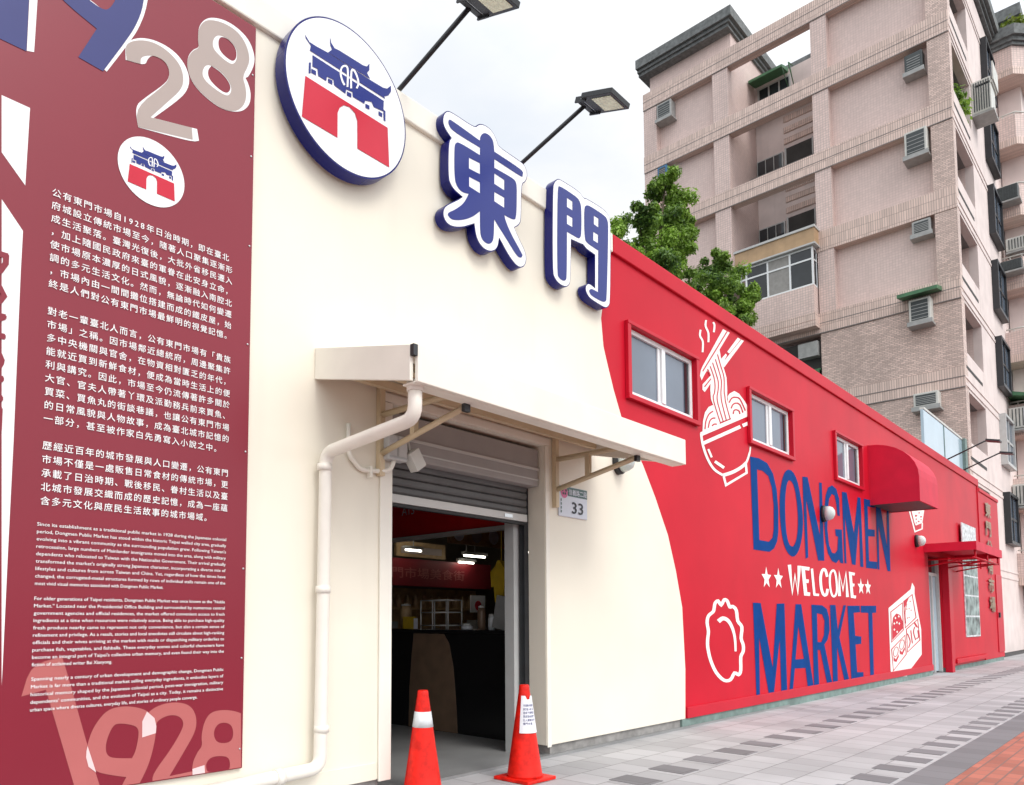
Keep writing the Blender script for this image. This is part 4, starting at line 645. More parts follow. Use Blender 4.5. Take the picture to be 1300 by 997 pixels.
def circle(cx, cz, r, n=64): return [(cx+r*cos(2*pi*i/n), cz+r*sin(2*pi*i/n)) for i in range(n)]
def emblem(parent, cx, cz, r, y):
    for key, nm, mt, dy in (('lg_red', 'emblem_gate', 'sign_red', 0.002), ('lg_blue', 'emblem_roof', 'sign_blue', 0.002), ('lg_white', 'emblem_mark', 'sign_white', 0.004)):
        m = MB()
        for rings in SHAPES[key]: m.sheet([[(cx+x*r, cz+z*r) for x, z in q] for q in rings], y-dy)
        m.build(nm, mt, parent, fix=False)
bd = MB().sheet([circle(1.87, 4.175, 0.213)], YB-0.0035).build('emblem_disc', 'banner_white', ban, fix=False)
emblem(bd, 1.873, 4.168, 0.198, YB-0.004)
m = MB()
for z in (0.5, 1.1, 1.7, 2.5, 3.25, 3.95, 4.6, 5.2):
    m.lathe((2.562, -0.03, z), [(0.007, 0), (0.007, 0.004), (0.003, 0.006)], 10, 'y')
m.build('rivet', 'steel', ban, split=True)

# ================================================================== SIGNS ON THE CREAM FRONT
disc = thing('round_sign', 'round white sign with navy rim showing a blue and red city gate', 'sign', (3.326, -0.03, 4.78))
db = MB().prism([circle(3.326, 5.354, 0.583, 96)], -0.148, -0.03).build('rim', 'sign_navy', disc, bevel=0.008)
MB().sheet([circle(3.326, 5.354, 0.570, 96)], -0.1505).build('face', 'sign_white', disc, fix=False)
emblem(disc, SHAPES['disc'][0], SHAPES['disc'][1], SHAPES['disc'][2], -0.152)
def inset(r, d):
    k = len(r); out = []
    area = sum(r[i-1][0]*r[i][1]-r[i][0]*r[i-1][1] for i in range(k)); sg = 1 if area > 0 else -1
    for i in range(k):
        a, b, c = Vector(r[i-1]), Vector(r[i]), Vector(r[(i+1) % k])
        t = ((b-a).normalized()+(c-b).normalized())
        t = t.normalized() if t.length > 1e-6 else (b-a).normalized()
        out.append((b.x-sg*t.y*d, b.y+sg*t.x*d))
    return out
def character(key, label, loc):
    t = thing('character_sign', label, 'sign', loc, 'raised characters on the cream front')
    ring = round_ring(SHAPES[key+'_plate'][0][0])
    MB().prism([ring], -0.118, -0.02).build('rim', 'sign_navy', t)
    MB().sheet([inset(ring, 0.009)], -0.1205).build('face', 'sign_white', t, fix=False)
    m = MB()
    for r in SHAPES[key+'_blue']: m.sheet([round_ring(r[0])]+r[1:], -0.123)
    m.build('glyph', 'sign_blue', t, fix=False)
character('dong', 'raised blue 東 character on a white plate, beside the round sign', (4.85, -0.02, 4.55))
character('men', 'raised blue 門 character on a white plate, where cream meets red', (6.3, -0.02, 4.5))

# ================================================================== FLOODLIGHTS ON THE ROOF EDGE
def flood(x, label, arm_y=-0.8, z1=6.12, group='floodlights over the signs'):
    t = thing('floodlight', label, 'lamp', (x, 0.12, 5.82), group)
    MB().box(x-0.05, x+0.05, 0.06, 0.18, 5.82, 5.83).tube([(x, 0.12, 5.82), (x, 0.08, 5.87), (x, arm_y, z1)], 0.02, 10).build('arm', 'black_metal', t)
    R = Matrix.Rotation(radians(20), 3, 'X'); pv = (x, arm_y, z1)
    br = MB()
    br.box(x-0.12, x+0.12, arm_y-0.035, arm_y+0.02, z1-0.012, z1+0.012, R, pv).box(x-0.125, x-0.11, arm_y-0.10, arm_y+0.02, z1-0.03, z1+0.02, R, pv).box(x+0.11, x+0.125, arm_y-0.10, arm_y+0.02, z1-0.03, z1+0.02, R, pv)
    br.build('bracket', 'black_metal', t)
    MB().box(x-0.13, x+0.13, arm_y-0.056, arm_y-0.05, z1-0.01, z1+0.004, R, pv).build('trim_strip', 'steel', t)
    h = MB().box(x-0.15, x+0.15, arm_y-0.40, arm_y-0.06, z1-0.012, z1+0.035, R, pv)
    for k in range(6): h.box(x-0.11+k*0.04, x-0.10+k*0.04, arm_y-0.34, arm_y-0.08, z1+0.035, z1+0.06, R, pv)
    hd = h.build('lamp_head', 'black_metal', t, bevel=0.006)
    MB().box(x-0.11, x+0.11, arm_y-0.37, arm_y-0.16, z1-0.016, z1-0.0125, R, pv).build('lamp_panel', 'lamp_glass', hd)
flood(3.99, 'black arm floodlight above the round sign, its head cut by the frame top')
flood(5.55, 'black arm floodlight between the two raised characters, panel seen from below')
def small_flood(x, label):
    t = thing('arm_lamp', label, 'lamp', (x, 0.1, 5.82), 'thin roof lamps at the far end')
    MB().tube([(x, 0.1, 5.82), (x, -0.85, 6.22), (x+0.05, -0.95, 6.24)], 0.02, 8).build('arm', 'black_metal', t)
    R = Matrix.Rotation(radians(14), 3, 'X'); pv = (x, -0.9, 6.23)
    MB().box(x-0.16, x+0.16, -1.22, -0.9, 6.215, 6.26, R, pv).build('lamp_head', 'black_metal', t)
small_flood(24.4, 'thin dark roof lamp in front of the pale glazed board, nearer of two')
small_flood(26.5, 'thin dark roof lamp near the red corner, farther of two')

# ================================================================== ENTRANCE AWNING
aw = thing('entrance_awning', 'cream metal awning with gutter and steel brackets over the shutter door', 'awning', (4.95, 0, 2.6))
AX0, AX1, AY = 3.14, 6.78, -1.08
S = 0.26/1.08
zt = lambda y: 3.385 + y*S
def slab(m, x0, x1, y0, y1, t, off=0.0):
    m.prism([[(y0, zt(y0)-off), (y1, zt(y1)-off), (y1, zt(y1)-off-t), (y0, zt(y0)-off-t)]], x0, x1, put=lambda y, z, x: (x, y, z))
m = MB(); slab(m, AX0+0.03, AX1-0.03, AY+0.03, -0.002, 0.03, 0.012); m.build('roof_sheet', 'cream_trim', aw)
m = MB(); slab(m, AX0, AX0+0.03, AY+0.02, -0.002, 0.235); slab(m, AX1-0.03, AX1, AY+0.02, -0.002, 0.235); m.build('side_fascia', 'cream_trim', aw, split=True, bevel=0.004)
MB().box(AX0+0.035, AX1, AY-0.02, AY+0.012, 2.885, 3.135).box(AX0+0.035, AX1, AY+0.014, AY+0.13, 2.885, 2.90).build('front_fascia', 'cream_trim', aw, bevel=0.006)
MB().box(AX0-0.002, AX0+0.034, AY-0.018, AY+0.016, 3.055, 3.128).build('corner_gap', 'black_metal', aw)
m = MB()
for x in (3.6, 4.35, 5.1, 5.85, 6.5): slab(m, x-0.025, x+0.025, AY+0.14, -0.003, 0.06, 0.045)
m.box(3.2, 6.72, -0.55, -0.5, 3.10, 3.16).box(3.2, 6.72, -0.10, -0.05, 3.2, 3.26).box(3.2, 6.72, -0.96, -0.91, 3.0, 3.06)
m.build('purlin', 'beige_steel', aw, split=True)
def bracket(x):
    m = MB()
    m.box(x-0.025, x+0.025, -0.055, -0.003, 2.5, 3.22)
    m.tube([(x, -0.04, 2.99), (x, -0.93, 2.99)], 0.027, 4); m.tube([(x, -0.04, 2.68), (x, -0.97, 2.87)], 0.027, 4)
    m.box(x-0.022, x+0.022, -0.45, -0.40, 2.76, 2.98)
    b = m.build('bracket', 'beige_steel', aw)
    MB().box(x-0.03, x+0.03, -0.985, -0.955, 2.83, 2.91).box(x-0.03, x+0.03, -0.96, -0.925, 2.955, 3.02).build('end_cap', 'black_metal', b, split=True)
bracket(3.76); bracket(6.08)

pipe = thing('downpipe', 'cream drainpipe dropping from the awning corner and running down the wall', 'pipe', (3.18, -0.09, 0.25))
def bend(pts, r=0.09, n=5):
    out = [Vector(pts[0])]
    for a, b, c in zip(pts, pts[1:], pts[2:]):
        a, b, c = Vector(a), Vector(b), Vector(c)
        p, q = b+(a-b).normalized()*r, b+(c-b).normalized()*r
        for i in range(n+1):
            u = i/n; out.append(p*(1-u)**2+b*2*u*(1-u)+q*u*u)
    out.append(Vector(pts[-1])); return out
MB().tube(bend([(3.25, -0.99, 2.90), (3.25, -0.99, 2.68), (3.19, -0.085, 2.585), (3.17, -0.085, 0.30), (2.3, -0.085, 0.265)]), 0.048, 16).build('pipe', 'pipe_cream', pipe)
m = MB()
for z in (2.45, 1.55, 0.55): m.lathe((3.18, -0.085, z), [(0.056, 0), (0.056, 0.05)], 16)
m.tube([(3.25, -0.99, 2.93), (3.25, -0.99, 2.86)], 0.056, 16).tube([(2.86, -0.085, 0.285), (2.80, -0.085, 0.283)], 0.057, 16)
m.build('pipe_collar', 'pipe_cream', pipe, split=True)

jb = thing('junction_box', 'small grey junction box with looped conduit beside the shutter housing', 'junction box', (3.86, -0.09, 2.6))
MB().box(3.77, 3.97, -0.12, -0.022, 2.63, 2.83).build('box', 'box_grey', jb, bevel=0.008)
MB().box(3.775, 3.965, -0.126, -0.1205, 2.645, 2.66).box(3.86, 3.875, -0.125, -0.1205, 2.66, 2.82).build('cover_seam', 'ac_grey', jb)
MB().box(4.0, 4.12, -0.15, -0.06, 2.58, 2.74, Matrix.Rotation(radians(-35), 3, 'Y'), (4.06, -0.1, 2.66)).tube([(4.0, -0.08, 2.85), (4.03, -0.08, 2.72)], 0.012, 8).build('sensor', 'ac_white', jb, bevel=0.006)
MB().tube(bend([(3.44, -0.03, 2.86), (3.44, -0.03, 2.62), (3.56, -0.03, 2.52), (3.74, -0.03, 2.535), (3.84, -0.06, 2.55), (3.86, -0.08, 2.64)], 0.05), 0.019, 10).box(3.64, 3.66, -0.055, -0.002, 2.47, 2.56).build('conduit', 'cream_trim', jb)

pl = thing('house_number_plate', 'small white and green house number plate reading 33', 'sign', (6.4, -0.02, 2.42))
MB().box(6.15, 6.655, -0.02, -0.002, 2.425, 2.745).build('plate', 'plate_white', pl, bevel=0.006)
MB().sheet([[(6.30, 2.645), (6.65, 2.645), (6.65, 2.74), (6.155, 2.74), (6.155, 2.70), (6.30, 2.70)]], -0.0215).build('green_band', 'plate_green', pl, fix=False)
MB().sheet([circle(6.235, 2.675, 0.06, 24)], -0.023).build('flower_badge', 'plate_pink', pl, fix=False)
m = MB()
for k in range(5):
    a = radians(90+72*k); m.sheet([circle(6.235+0.03*cos(a), 2.688+0.03*sin(a), 0.014, 10)], -0.0245)
m.build('badge_petal', 'ink_black', pl, fix=False)
m = MB(); line(m, '信義路二段', 6.315, 6.64, 2.665, 0.066, -0.0235, True, 0.02); m.build('street_text', 'plate_white', pl, fix=False)
m = MB(); line(m, '33', 6.37, 6.57, 2.47, 0.17, -0.0235, True, 0.015); m.build('number', 'ink_black', pl, fix=False)
m = MB()
for k in range(4): m.sheet([[(6.172, 2.46+k*0.04), (6.19, 2.46+k*0.04), (6.19, 2.486+k*0.04), (6.172, 2.486+k*0.04)]], -0.0235)
m.build('district_text', 'plate_green', pl, fix=False)

def bulkhead(x, z, label):
    t = thing('wall_lamp', label, 'lamp', (x, 0, z), 'oval wall lamps')
    MB().lathe((x, -0.002, z), [(0.15, 0), (0.15, 0.05), (0.135, 0.07)], 28, 'y', 0.75).build('lamp_base', 'black_metal', t)
    MB().lathe((x, -0.07, z), [(0.132, 0), (0.125, 0.06), (0.10, 0.11), (0.05, 0.14), (0.015, 0.145)], 28, 'y', 0.75).build('lens', 'lens_white', t)
bulkhead(7.3, 3.16, 'oval wall lamp on the cream wall under the awning end')
bulkhead(14.02, 3.25, 'oval wall lamp among the big blue letters')
bulkhead(20.45, 3.25, 'oval wall lamp beside the flat red canopy')

# ================================================================== RED CANOPIES
rc = thing('barrel_awning', 'red quarter round awning over the far window', 'awning', (17.6, 0, 3.7))
prof = [(0, 3.72), (-0.90, 3.72), (-0.90, 4.22)] + [(-0.90*cos(a), 4.22+0.76*sin(a)) for a in (pi/16*k for k in range(1, 8))] + [(0, 4.98)]
putx = lambda y, z, x: (x, y, z)
m = MB()
shell = prof[1:]
inner = [(y*0.965, 3.72+(z-3.72)*0.98) for y, z in shell]
m.prism([shell+inner[::-1]], 16.9, 18.45, put=putx)
m.build('canopy_cloth', 'red_canopy', rc)
m = MB(); m.prism([[(0, 3.725)]+inner[:]], 16.902, 16.92, put=putx); m.prism([[(0, 3.725)]+inner[:]], 18.43, 18.448, put=putx); m.build('end_panel', 'red_canopy', rc, split=True)
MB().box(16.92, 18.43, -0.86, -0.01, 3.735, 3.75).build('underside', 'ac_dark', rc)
fc = thing('flat_canopy', 'flat red canopy on a steel frame over the side door', 'awning', (22.9, 0, 2.9))
MB().box(21.25, 24.7, -1.05, -0.002, 3.16, 3.22).box(21.25, 24.7, -1.07, -1.05, 3.03, 3.24).box(21.23, 21.25, -1.06, -0.002, 3.03, 3.24).box(24.7, 24.72, -1.06, -0.002, 3.03, 3.24).build('canopy_deck', 'red_canopy', fc)
m = MB()
for x in (21.5, 23.0, 24.5):
    m.tube([(x, -0.02, 2.86), (x, -1.0, 2.86), (x, -1.0, 3.1)], 0.025, 6).tube([(x, -0.02, 2.7), (x, -0.9, 2.86)], 0.02, 6)
m.tube([(21.3, -0.99, 2.86), (24.6, -0.99, 2.86)], 0.025, 6).tube([(21.3, -0.5, 2.86), (24.6, -0.5, 2.86)], 0.02, 6)
m.build('support_frame', 'red_trim', fc)

poster = thing('photo_panel', 'tall strip of old street photographs on the red wall beside the side door', 'poster', (26.3, -0.07, 0.88))
MB().box(25.3, 27.3, -0.085, -0.062, 0.88, 4.16).build('board', 'poster_light', poster)
m = MB()
for k, (a, b) in enumerate(((0.93, 1.45), (1.50, 2.05), (2.10, 2.62), (2.67, 3.2), (3.25, 3.55))): m.box(25.36, 27.24, -0.091, -0.085, a, b)
m.build('photograph', 'poster_photo', poster, split=True)

pil = thing('sign_pillar', 'red end pillar with gold vertical characters', 'pillar', (30.1, 0, 0))
MB().box(28.42, 31.75, -0.02, 0.35, 0.12, 5.45).box(28.42, 31.75, -0.05, 0.36, 5.45, 5.56).build('pillar_body', 'red_paint', pil, bevel=0.015)
m = MB()
for i, ch in enumerate('東門公有市場'):
    t = text_tris(ch); b = bbox(t)
    for k, (ux, uz) in enumerate(((0, 0), (1, 0), (-1, 0), (0, 1), (0, -1))):
        m.tris(t, lambda px, py: (29.25+(px-b[0])*1.0+ux*0.05, -0.055-0.002*k, 4.74-i*0.62+(py-b[2])*0.52+uz*0.018))
m.build('gold_lettering', 'gold', pil, fix=False)
hd = MB().box(30.6, 31.7, -0.045, -0.02, 0.3, 2.9).build('access_door', 'red_trim', pil, bevel=0.01)
MB().box(30.75, 30.9, -0.09, -0.045, 1.45, 1.62).build('handle', 'ink_black', hd)

# ================================================================== CONES
def cone_body(x, y, label):
    t = thing('traffic_cone', label, 'traffic cone', (x, y, 0), 'traffic cones at the shutter door')
    MB().box(x-0.19, x+0.19, y-0.19, y+0.19, 0.001, 0.03).build('base', 'cone_orange', t, bevel=0.008)
    MB().lathe((x, y, 0), [(0.155, 0.03), (0.15, 0.045), (0.105, 0.35), (0.045, 0.765), (0.043, 0.79), (0.038, 0.80), (0.02, 0.80)], 40).build('body', 'cone_orange', t)
    return t
c1 = cone_body(4.06, -0.21, 'orange traffic cone with a white reflective band')
MB().lathe((4.06, -0.21, 0), [(0.084, 0.515), (0.0665, 0.635)], 40).build('reflective_band', 'cone_band', c1)
c2 = cone_body(5.02, -0.46, 'orange traffic cone with a paper notice taped to it')
nt = thing('paper_notice', 'white paper notice with lines of text taped on the right cone', 'notice', (5.02, -0.62, 0.35))
def on_cone(u, z, k=0.0):
    r = 0.155-(0.155-0.043)*z/0.8+0.006+k
    a = radians(-128) + u/0.10
    return (5.02+r*cos(a), -0.46+r*sin(a), z)
m = MB(); N, K = 10, 8
grid = [[m.b.verts.new(on_cone((i/N-0.5)*(0.19)+0.03, 0.40+0.31*j/K + (0.03 if j == K and i in (4, 5, 6) else 0)*-1)) for i in range(N+1)] for j in range(K+1)]
for j in range(K):
    for i in range(N):
        f = m.b.faces.new([grid[j][i], grid[j][i+1], grid[j+1][i+1], grid[j+1][i]]); f.smooth = True
m.build('sheet', 'paper', nt, fix=False)
m = MB()
for r_ in range(6):
    z = 0.62-r_*0.030
    t = text_tris(['市場整修期間', '請勿進入施工區', '造成不便敬請', '見諒請由側門', '出入謝謝合作', '東門市場'][r_]); b = bbox(t)
    w = 0.13 if r_ < 5 else 0.09
    m.tris(t, lambda px, py: on_cone((px-b[0])/(b[1]-b[0])*w-0.035, z+py*0.024, 0.0015))
m.build('notice_text', 'sign_navy', nt, fix=False)

# ================================================================== INSIDE THE MARKET
ct = thing('stall_counter', 'black stone stall counter with a tan curved inlay, seen through the door', 'counter', (6.8, 2.4, 0.025))
MB().box(6.32, 7.1, 0.85, 5.6, 0.025, 1.2).build('counter_body', 'stone_black', ct)
MB().box(6.28, 7.14, 0.82, 5.6, 1.2, 1.24).build('counter_top', 'stone_black', ct, bevel=0.008)
inl = [(2.45, 0.03), (2.44, 0.5), (2.40, 0.9), (2.36, 1.19), (1.83, 1.19), (1.74, 1.08), (1.67, 0.8), (1.63, 0.45), (1.60, 0.03)]
MB().prism([inl], 6.312, 6.33, put=lambda y, z, x: (x, y, z)).build('tan_inlay', 'stone_tan', ct)
fb = thing('fascia_board', 'red stall fascia board lettered A13 hanging inside the door', 'sign', (6.35, 2.5, 2.4))
MB().box(6.32, 6.40, 0.55, 5.6, 2.42, 3.4).build('board', 'board_red', fb)
MB().box(6.30, 6.41, 0.55, 5.6, 2.375, 2.42).build('edge_trim', 'bar_light', fb)
m = MB(); t = text_tris('A13'); b = bbox(t)
m.tris(t, lambda px, py: (6.315, 2.60-(px-b[0])*0.15, 2.70+py*0.16))
t = text_tris('U'); m.tris(t, lambda px, py: (6.315, 2.92-px*0.15, 2.72+py*0.16)); m.build('lettering', 'plate_white', fb, fix=False)
mb_ = thing('stall_sign', 'dark maroon stall sign with pale characters at the back of the hall', 'sign', (9.3, 5.0, 1.95))
MB().box(7.2, 10.75, 5.0, 5.08, 1.95, 2.42).build('board', 'board_maroon', mb_)
m = MB(); line(m, '東門市場美食街', 7.9, 10.0, 2.1, 0.2, 4.995, True, 0.01); m.build('lettering', 'banner_pink', mb_, fix=False)
mn = thing('menu_board', 'lit menu board with pictures above the maroon stall sign', 'menu', (9.0, 5.2, 2.46))
MB().box(8.5, 9.7, 5.2, 5.26, 2.48, 2.75).build('board', 'wood_tan', mn)
MB().box(8.6, 9.6, 5.19, 5.2, 2.54, 2.66).build('picture_row', 'banner_beige', mn)
def tube(x, y, z, label, l=0.55):
    o = thing('tube_light', label, 'lamp', (x, y, z), 'tube lights inside the hall')
    MB().box(x-l/2-0.03, x+l/2+0.03, y-0.04, y+0.04, z+0.02, z+0.07).tube([(x, y, z+0.07), (x, y, 3.45)], 0.008, 6).build('fitting', 'bar_light', o)
    MB().tube([(x-l/2, y, z), (x+l/2, y, z)], 0.016, 8).build('tube', 'tube_light', o)
tube(7.95, 4.5, 2.72, 'lit tube light at the left edge of the doorway view')
tube(9.75, 4.5, 2.50, 'lit tube light left of the yellow raincoat, upper of two')
tube(9.95, 4.9, 2.42, 'lit tube light left of the yellow raincoat, lower of two', 0.4)
tube(8.35, 4.6, 2.52, 'lit tube light low at the left edge of the doorway view, under the first one', 0.35)
tube(10.6, 4.0, 2.60, 'short lit tube light above the yellow raincoat', 0.3)
tube(8.6, 4.75, 2.95, 'extra tube light over the menu board, added to brighten the back of the hall', 1.0)  # added lamp, brightens the stalls at the back of the hall
fp = thing('food_picture_board', 'row of food pictures with pale bowls under the red fascia inside the door', 'menu', (8.9, 3.3, 2.5))
MB().box(7.9, 9.9, 3.3, 3.35, 2.52, 2.84).build('board', 'wood_tan', fp)
for k in range(5):
    MB().sheet([circle(8.1+k*0.4, 2.68, 0.12, 20)], 3.297).build('bowl_picture', ('paper', 'banner_beige', 'cone_band')[k % 3], fp, fix=False)
lm = thing('paper_sign', 'small white paper sign with a red seal beside the hall column', 'sign', (10.2, 4.9, 1.5))
MB().box(10.05, 10.45, 4.88, 4.9, 1.5, 1.82).build('sheet', 'paper', lm)
MB().sheet([circle(10.25, 1.63, 0.09, 16)], 4.877).build('seal', 'sign_red', lm, fix=False)
for k, (y, w, h, mt, lab) in enumerate(((2.72, 0.16, 0.30, 'wood_tan', 'tan tub on the counter at the left of the doorway'), (1.62, 0.14, 0.05, 'paper', 'low white dish on the black counter beside the wire rack'), (1.38, 0.10, 0.26, 'stone_tan', 'brown jar on the black counter right of the white dish'), (1.22, 0.09, 0.16, 'cone_band', 'pale canister on the black counter beside the brown jar'))):
    o = thing('counter_ware', lab, 'jar', (6.5, y, 1.24))
    MB().lathe((6.5, y, 1.24), [(w*0.4, 0.001), (w*0.5, h*0.2), (w*0.48, h*0.8), (w*0.38, h)], 16).build('vessel', mt, o)
    MB().lathe((6.5, y, 1.24+h), [(w*0.4, 0.001), (w*0.4, 0.02), (w*0.1, 0.03)], 16).build('lid', 'bar_light', o)
ps = thing('back_shelf', 'tan back wall shelf with bottles and boxes behind the counter', 'shelf', (9.3, 5.3, 0.03))
m = MB().box(7.2, 10.7, 5.35, 5.4, 0.03, 1.93).box(7.2, 10.7, 5.1, 5.35, 1.55, 1.58).box(7.2, 10.7, 4.9, 5.35, 1.0, 1.04)
m.build('shelf_board', 'wood_tan', ps)
for k in range(16):
    xx = 7.35+k*0.2
    MB().lathe((xx, 5.2, 1.58), [(0.045, 0), (0.05, 0.10), (0.03, 0.16), (0.02, 0.22)], 10).build('bottle', 'canopy_tan', label='small tan bottle in the row on the upper back shelf', cat='bottle', group='bottles on the back shelf')
for k in range(9):
    xx = 7.4+k*0.36; h_ = random.uniform(0.15, 0.42)
    MB().box(xx, xx+random.uniform(0.15, 0.28), 4.95, 5.2, 1.041, 1.04+h_).build('carton', ('stone_tan', 'wood_tan', 'ac_grey')[k % 3], label='small carton in the row on the lower back shelf', cat='box', group='cartons on the back shelf')
hp = MB().box(10.75, 11.0, 4.2, 4.45, 0.025, 3.45).build('hall_column', 'box_grey', label='grey square column inside the hall, left of the yellow raincoat', cat='column')
bm_ = MB().box(7.0, 12.1, 3.9, 4.1, 2.85, 3.05).build('duct', 'plinth_teal', label='dark green overhead beam inside the hall under the ceiling', cat='beam')
rk = thing('wire_rack', 'empty white wire display rack standing on the black counter', 'rack', (6.5, 2.05, 1.24))
m = MB()
for y in (2.28, 2.07, 1.8):
    for xx in (6.36, 6.6): m.tube([(xx, y, 1.24), (xx, y, 1.60)], 0.009, 6)
for z in (1.29, 1.45, 1.60):
    for xx in (6.36, 6.6): m.tube([(xx, 2.28, z), (xx, 1.8, z)], 0.008, 6)
    for y in (2.28, 2.07, 1.8): m.tube([(6.36, y, z), (6.6, y, z)], 0.008, 6)
m.build('wire_frame', 'bar_light', rk)
ys = thing('price_card', 'yellow price card propped on the counter', 'sign', (6.4, 2.5, 1.24))
MB().box(6.38, 6.40, 2.42, 2.64, 1.245, 1.40).build('card', 'yellow_cloth', ys)
MB().box(6.375, 6.38, 2.36, 2.43, 1.245, 1.38).build('white_edge', 'paper', ys)
rc2 = thing('yellow_raincoat', 'yellow raincoat hanging inside at the right of the doorway', 'raincoat', (6.6, 1.1, 1.55))
m = MB()
m.prism([[(1.17, 1.98), (1.13, 2.05), (1.10, 2.05), (1.05, 1.98), (0.97, 1.92), (0.99, 1.74), (1.03, 1.75), (1.04, 1.56), (1.17, 1.56), (1.19, 1.74), (1.23, 1.74), (1.24, 1.92)]], 6.50, 6.60, put=lambda y, z, x: (x, y, z))
m.tube([(6.55, 1.11, 2.05), (6.55, 1.11, 2.40)], 0.006, 6)
m.build('coat', 'yellow_cloth', rc2, bevel=0.02)
pp = thing('packing_stack', 'grey folded packing boards leaning on the counter near the post', 'boards', (6.5, 1.0, 1.24))
MB().box(6.42, 6.46, 0.93, 1.15, 1.245, 1.62, Matrix.Rotation(radians(12), 3, 'X'), (6.44, 1.0, 1.245)).build('board', 'ac_grey', pp)

# ================================================================== APARTMENT BLOCK
apt = thing('apartment_building', 'pink tiled apartment block with open frame balconies towering behind the market', 'building', (38, 6, 0))
ST = 3.5
BANDS = [28.0-ST*k for k in range(8)]
BEAMS = [(27.55, 28.42), (24.2, 25.07), (20.68, 21.5), (17.1, 17.98), (13.55, 14.4), (10.12, 10.93), (6.6, 7.45), (3.1, 3.95)]
COLY = [(13.38, 14.1), (9.66, 10.42), (5.3, 5.95), (0.93, 1.66)]
m = MB()
for a, b in COLY[:2]: m.box(33.0, 33.45, a, b, 0, 28.0)
m.box(33.0, 33.45, COLY[2][0], COLY[2][1], 13.6, 28.0)
m.build('frame_column', 'tile_grid', apt, split=True)
MB().box(33.0, 33.45, COLY[3][0], COLY[3][1], 13.6, 29.2).build('corner_column', 'tile_brick', apt)
m = MB(); s_ = MB()
for k, (a, b) in enumerate(BEAMS):
    if k == 3: m.box(32.975, 33.43, 0.928, 6.0, a, b); m.box(32.975, 33.43, 9.4, 14.11, a, b)
    elif k < 5: m.box(32.975, 33.43, 0.928, 14.11, a, b)
    else:
        m.box(32.985, 33.3, 0.928, 5.97, a, b); m.box(32.975, 33.43, 5.98, 14.11, a, b)
    y1 = 14.115 if k < 5 else 5.975
    if k != 3: s_.box(32.968, 32.975, 0.93, y1, (a+b)/2-0.012, (a+b)/2+0.012).box(32.962, 32.975 if k < 5 else 32.985, 0.93, y1, a-0.02, a+0.012)
fr = m.build('frame_beam', 'tile_soldier', apt)
s_.build('beam_groove', 'slab_grey', fr, split=True)
MB().box(33.38, 33.6, 1.66, 5.3, 13.9, 28.2).box(33.38, 33.6, 10.42, 13.38, 0, 28.2).build('recessed_panel', 'tile_panel', apt, split=True)
MB().box(33.01, 33.6, 0.935, 5.94, 0, 13.58).build('lower_brick_wall', 'tile_brick', apt, split=True)
# loggia behind the open frame
MB().box(36.2, 36.5, 5.9, 9.66, 0, 28.3).build('loggia_wall', 'stucco_pink', apt)
MB().box(33.45, 42, 9.67, 13.95, 0, 29.55).box(33.5, 36.2, 5.2, 5.9, 0, 28.0).box(39.0, 42, 5.0, 9.67, 27.9, 29.55).build('loggia_side_wall', 'tile_panel', apt)
m = MB()
for k in range(7):
    z = 26.15-ST*k
    m.box(35.2, 36.19, 5.92, 9.66, z, z+0.25)
m.box(36.52, 39.2, 5.5, 9.66, 27.9, 28.2)
m.build('floor_slab', 'slab_grey', apt, split=True)
def coping(m, x0, x1, y0, y1, z):
    m.box(x0, x1, y0, y1, z+0.32, z+0.80).box(x0+0.14, x1-0.02, y0+0.14, y1-0.02, z+0.16, z+0.32).box(x0+0.24, x1-0.04, y0+0.24, y1-0.04, z, z+0.16)
m = MB()
coping(m, 32.72, 39.1, 9.32, 14.36, 29.5)
coping(m, 38.6, 42.2, 4.6, 9.72, 29.52)
m.build('roof_coping', 'coping_stone', apt)
for k in range(5):
    zt_ = 24.2-ST*k
    if k == 2: continue
    w = MB().box(36.1, 36.2, 8.36, 9.62, zt_-1.3, zt_)
    w_o = w.build('balcony_window', 'alu', apt)
    m = MB()
    for j in range(3): m.box(36.085, 36.1, 8.42+j*0.40, 8.78+j*0.40, zt_-1.24, zt_-0.06)
    m.build('pane', 'glass_dark', w_o, split=True)
    MB().box(36.12, 36.2, 7.02, 8.2, zt_-1.4, zt_+0.08).build('balcony_door', 'room_dark', apt)
    MB().box(36.10, 36.12, 8.2, 8.28, zt_-1.4, zt_+0.12).box(36.1, 36.12, 6.96, 7.02, zt_-1.4, zt_+0.12).build('door_jamb', 'alu', apt, split=True)
    m = MB()
    for j in range(4): m.box(36.13, 36.19, 5.98+j*0.005, 8.3+j*0.002, zt_+0.35+j*0.55, zt_+0.62+j*0.55)
    m.build('tile_strip', 'tile_soldier', apt)
gw = MB().box(36.12, 36.2, 7.9, 9.5, 27.0, 27.95).build('roof_window', 'alu', apt)
m = MB()
for j in range(3): m.box(36.10, 36.12, 7.98+j*0.5, 8.4+j*0.5, 27.05, 27.85)
m.build('pane', 'glass_dark', gw, split=True)
m = MB(); m.prism([[(36.15, 28.35), (35.3, 28.05), (35.3, 27.93), (36.15, 28.1)]], 8.0, 9.62, put=lambda x, z, y: (x, y, z))
m.tube([(35.32, 8.02, 28.0), (36.1, 8.02, 27.35)], 0.02, 6).tube([(36.1, 7.75, 27.3), (35.5, 7.75, 28.1), (36.1, 7.75, 28.25)], 0.02, 6)
m.build('window_canopy', 'canopy_green', apt)
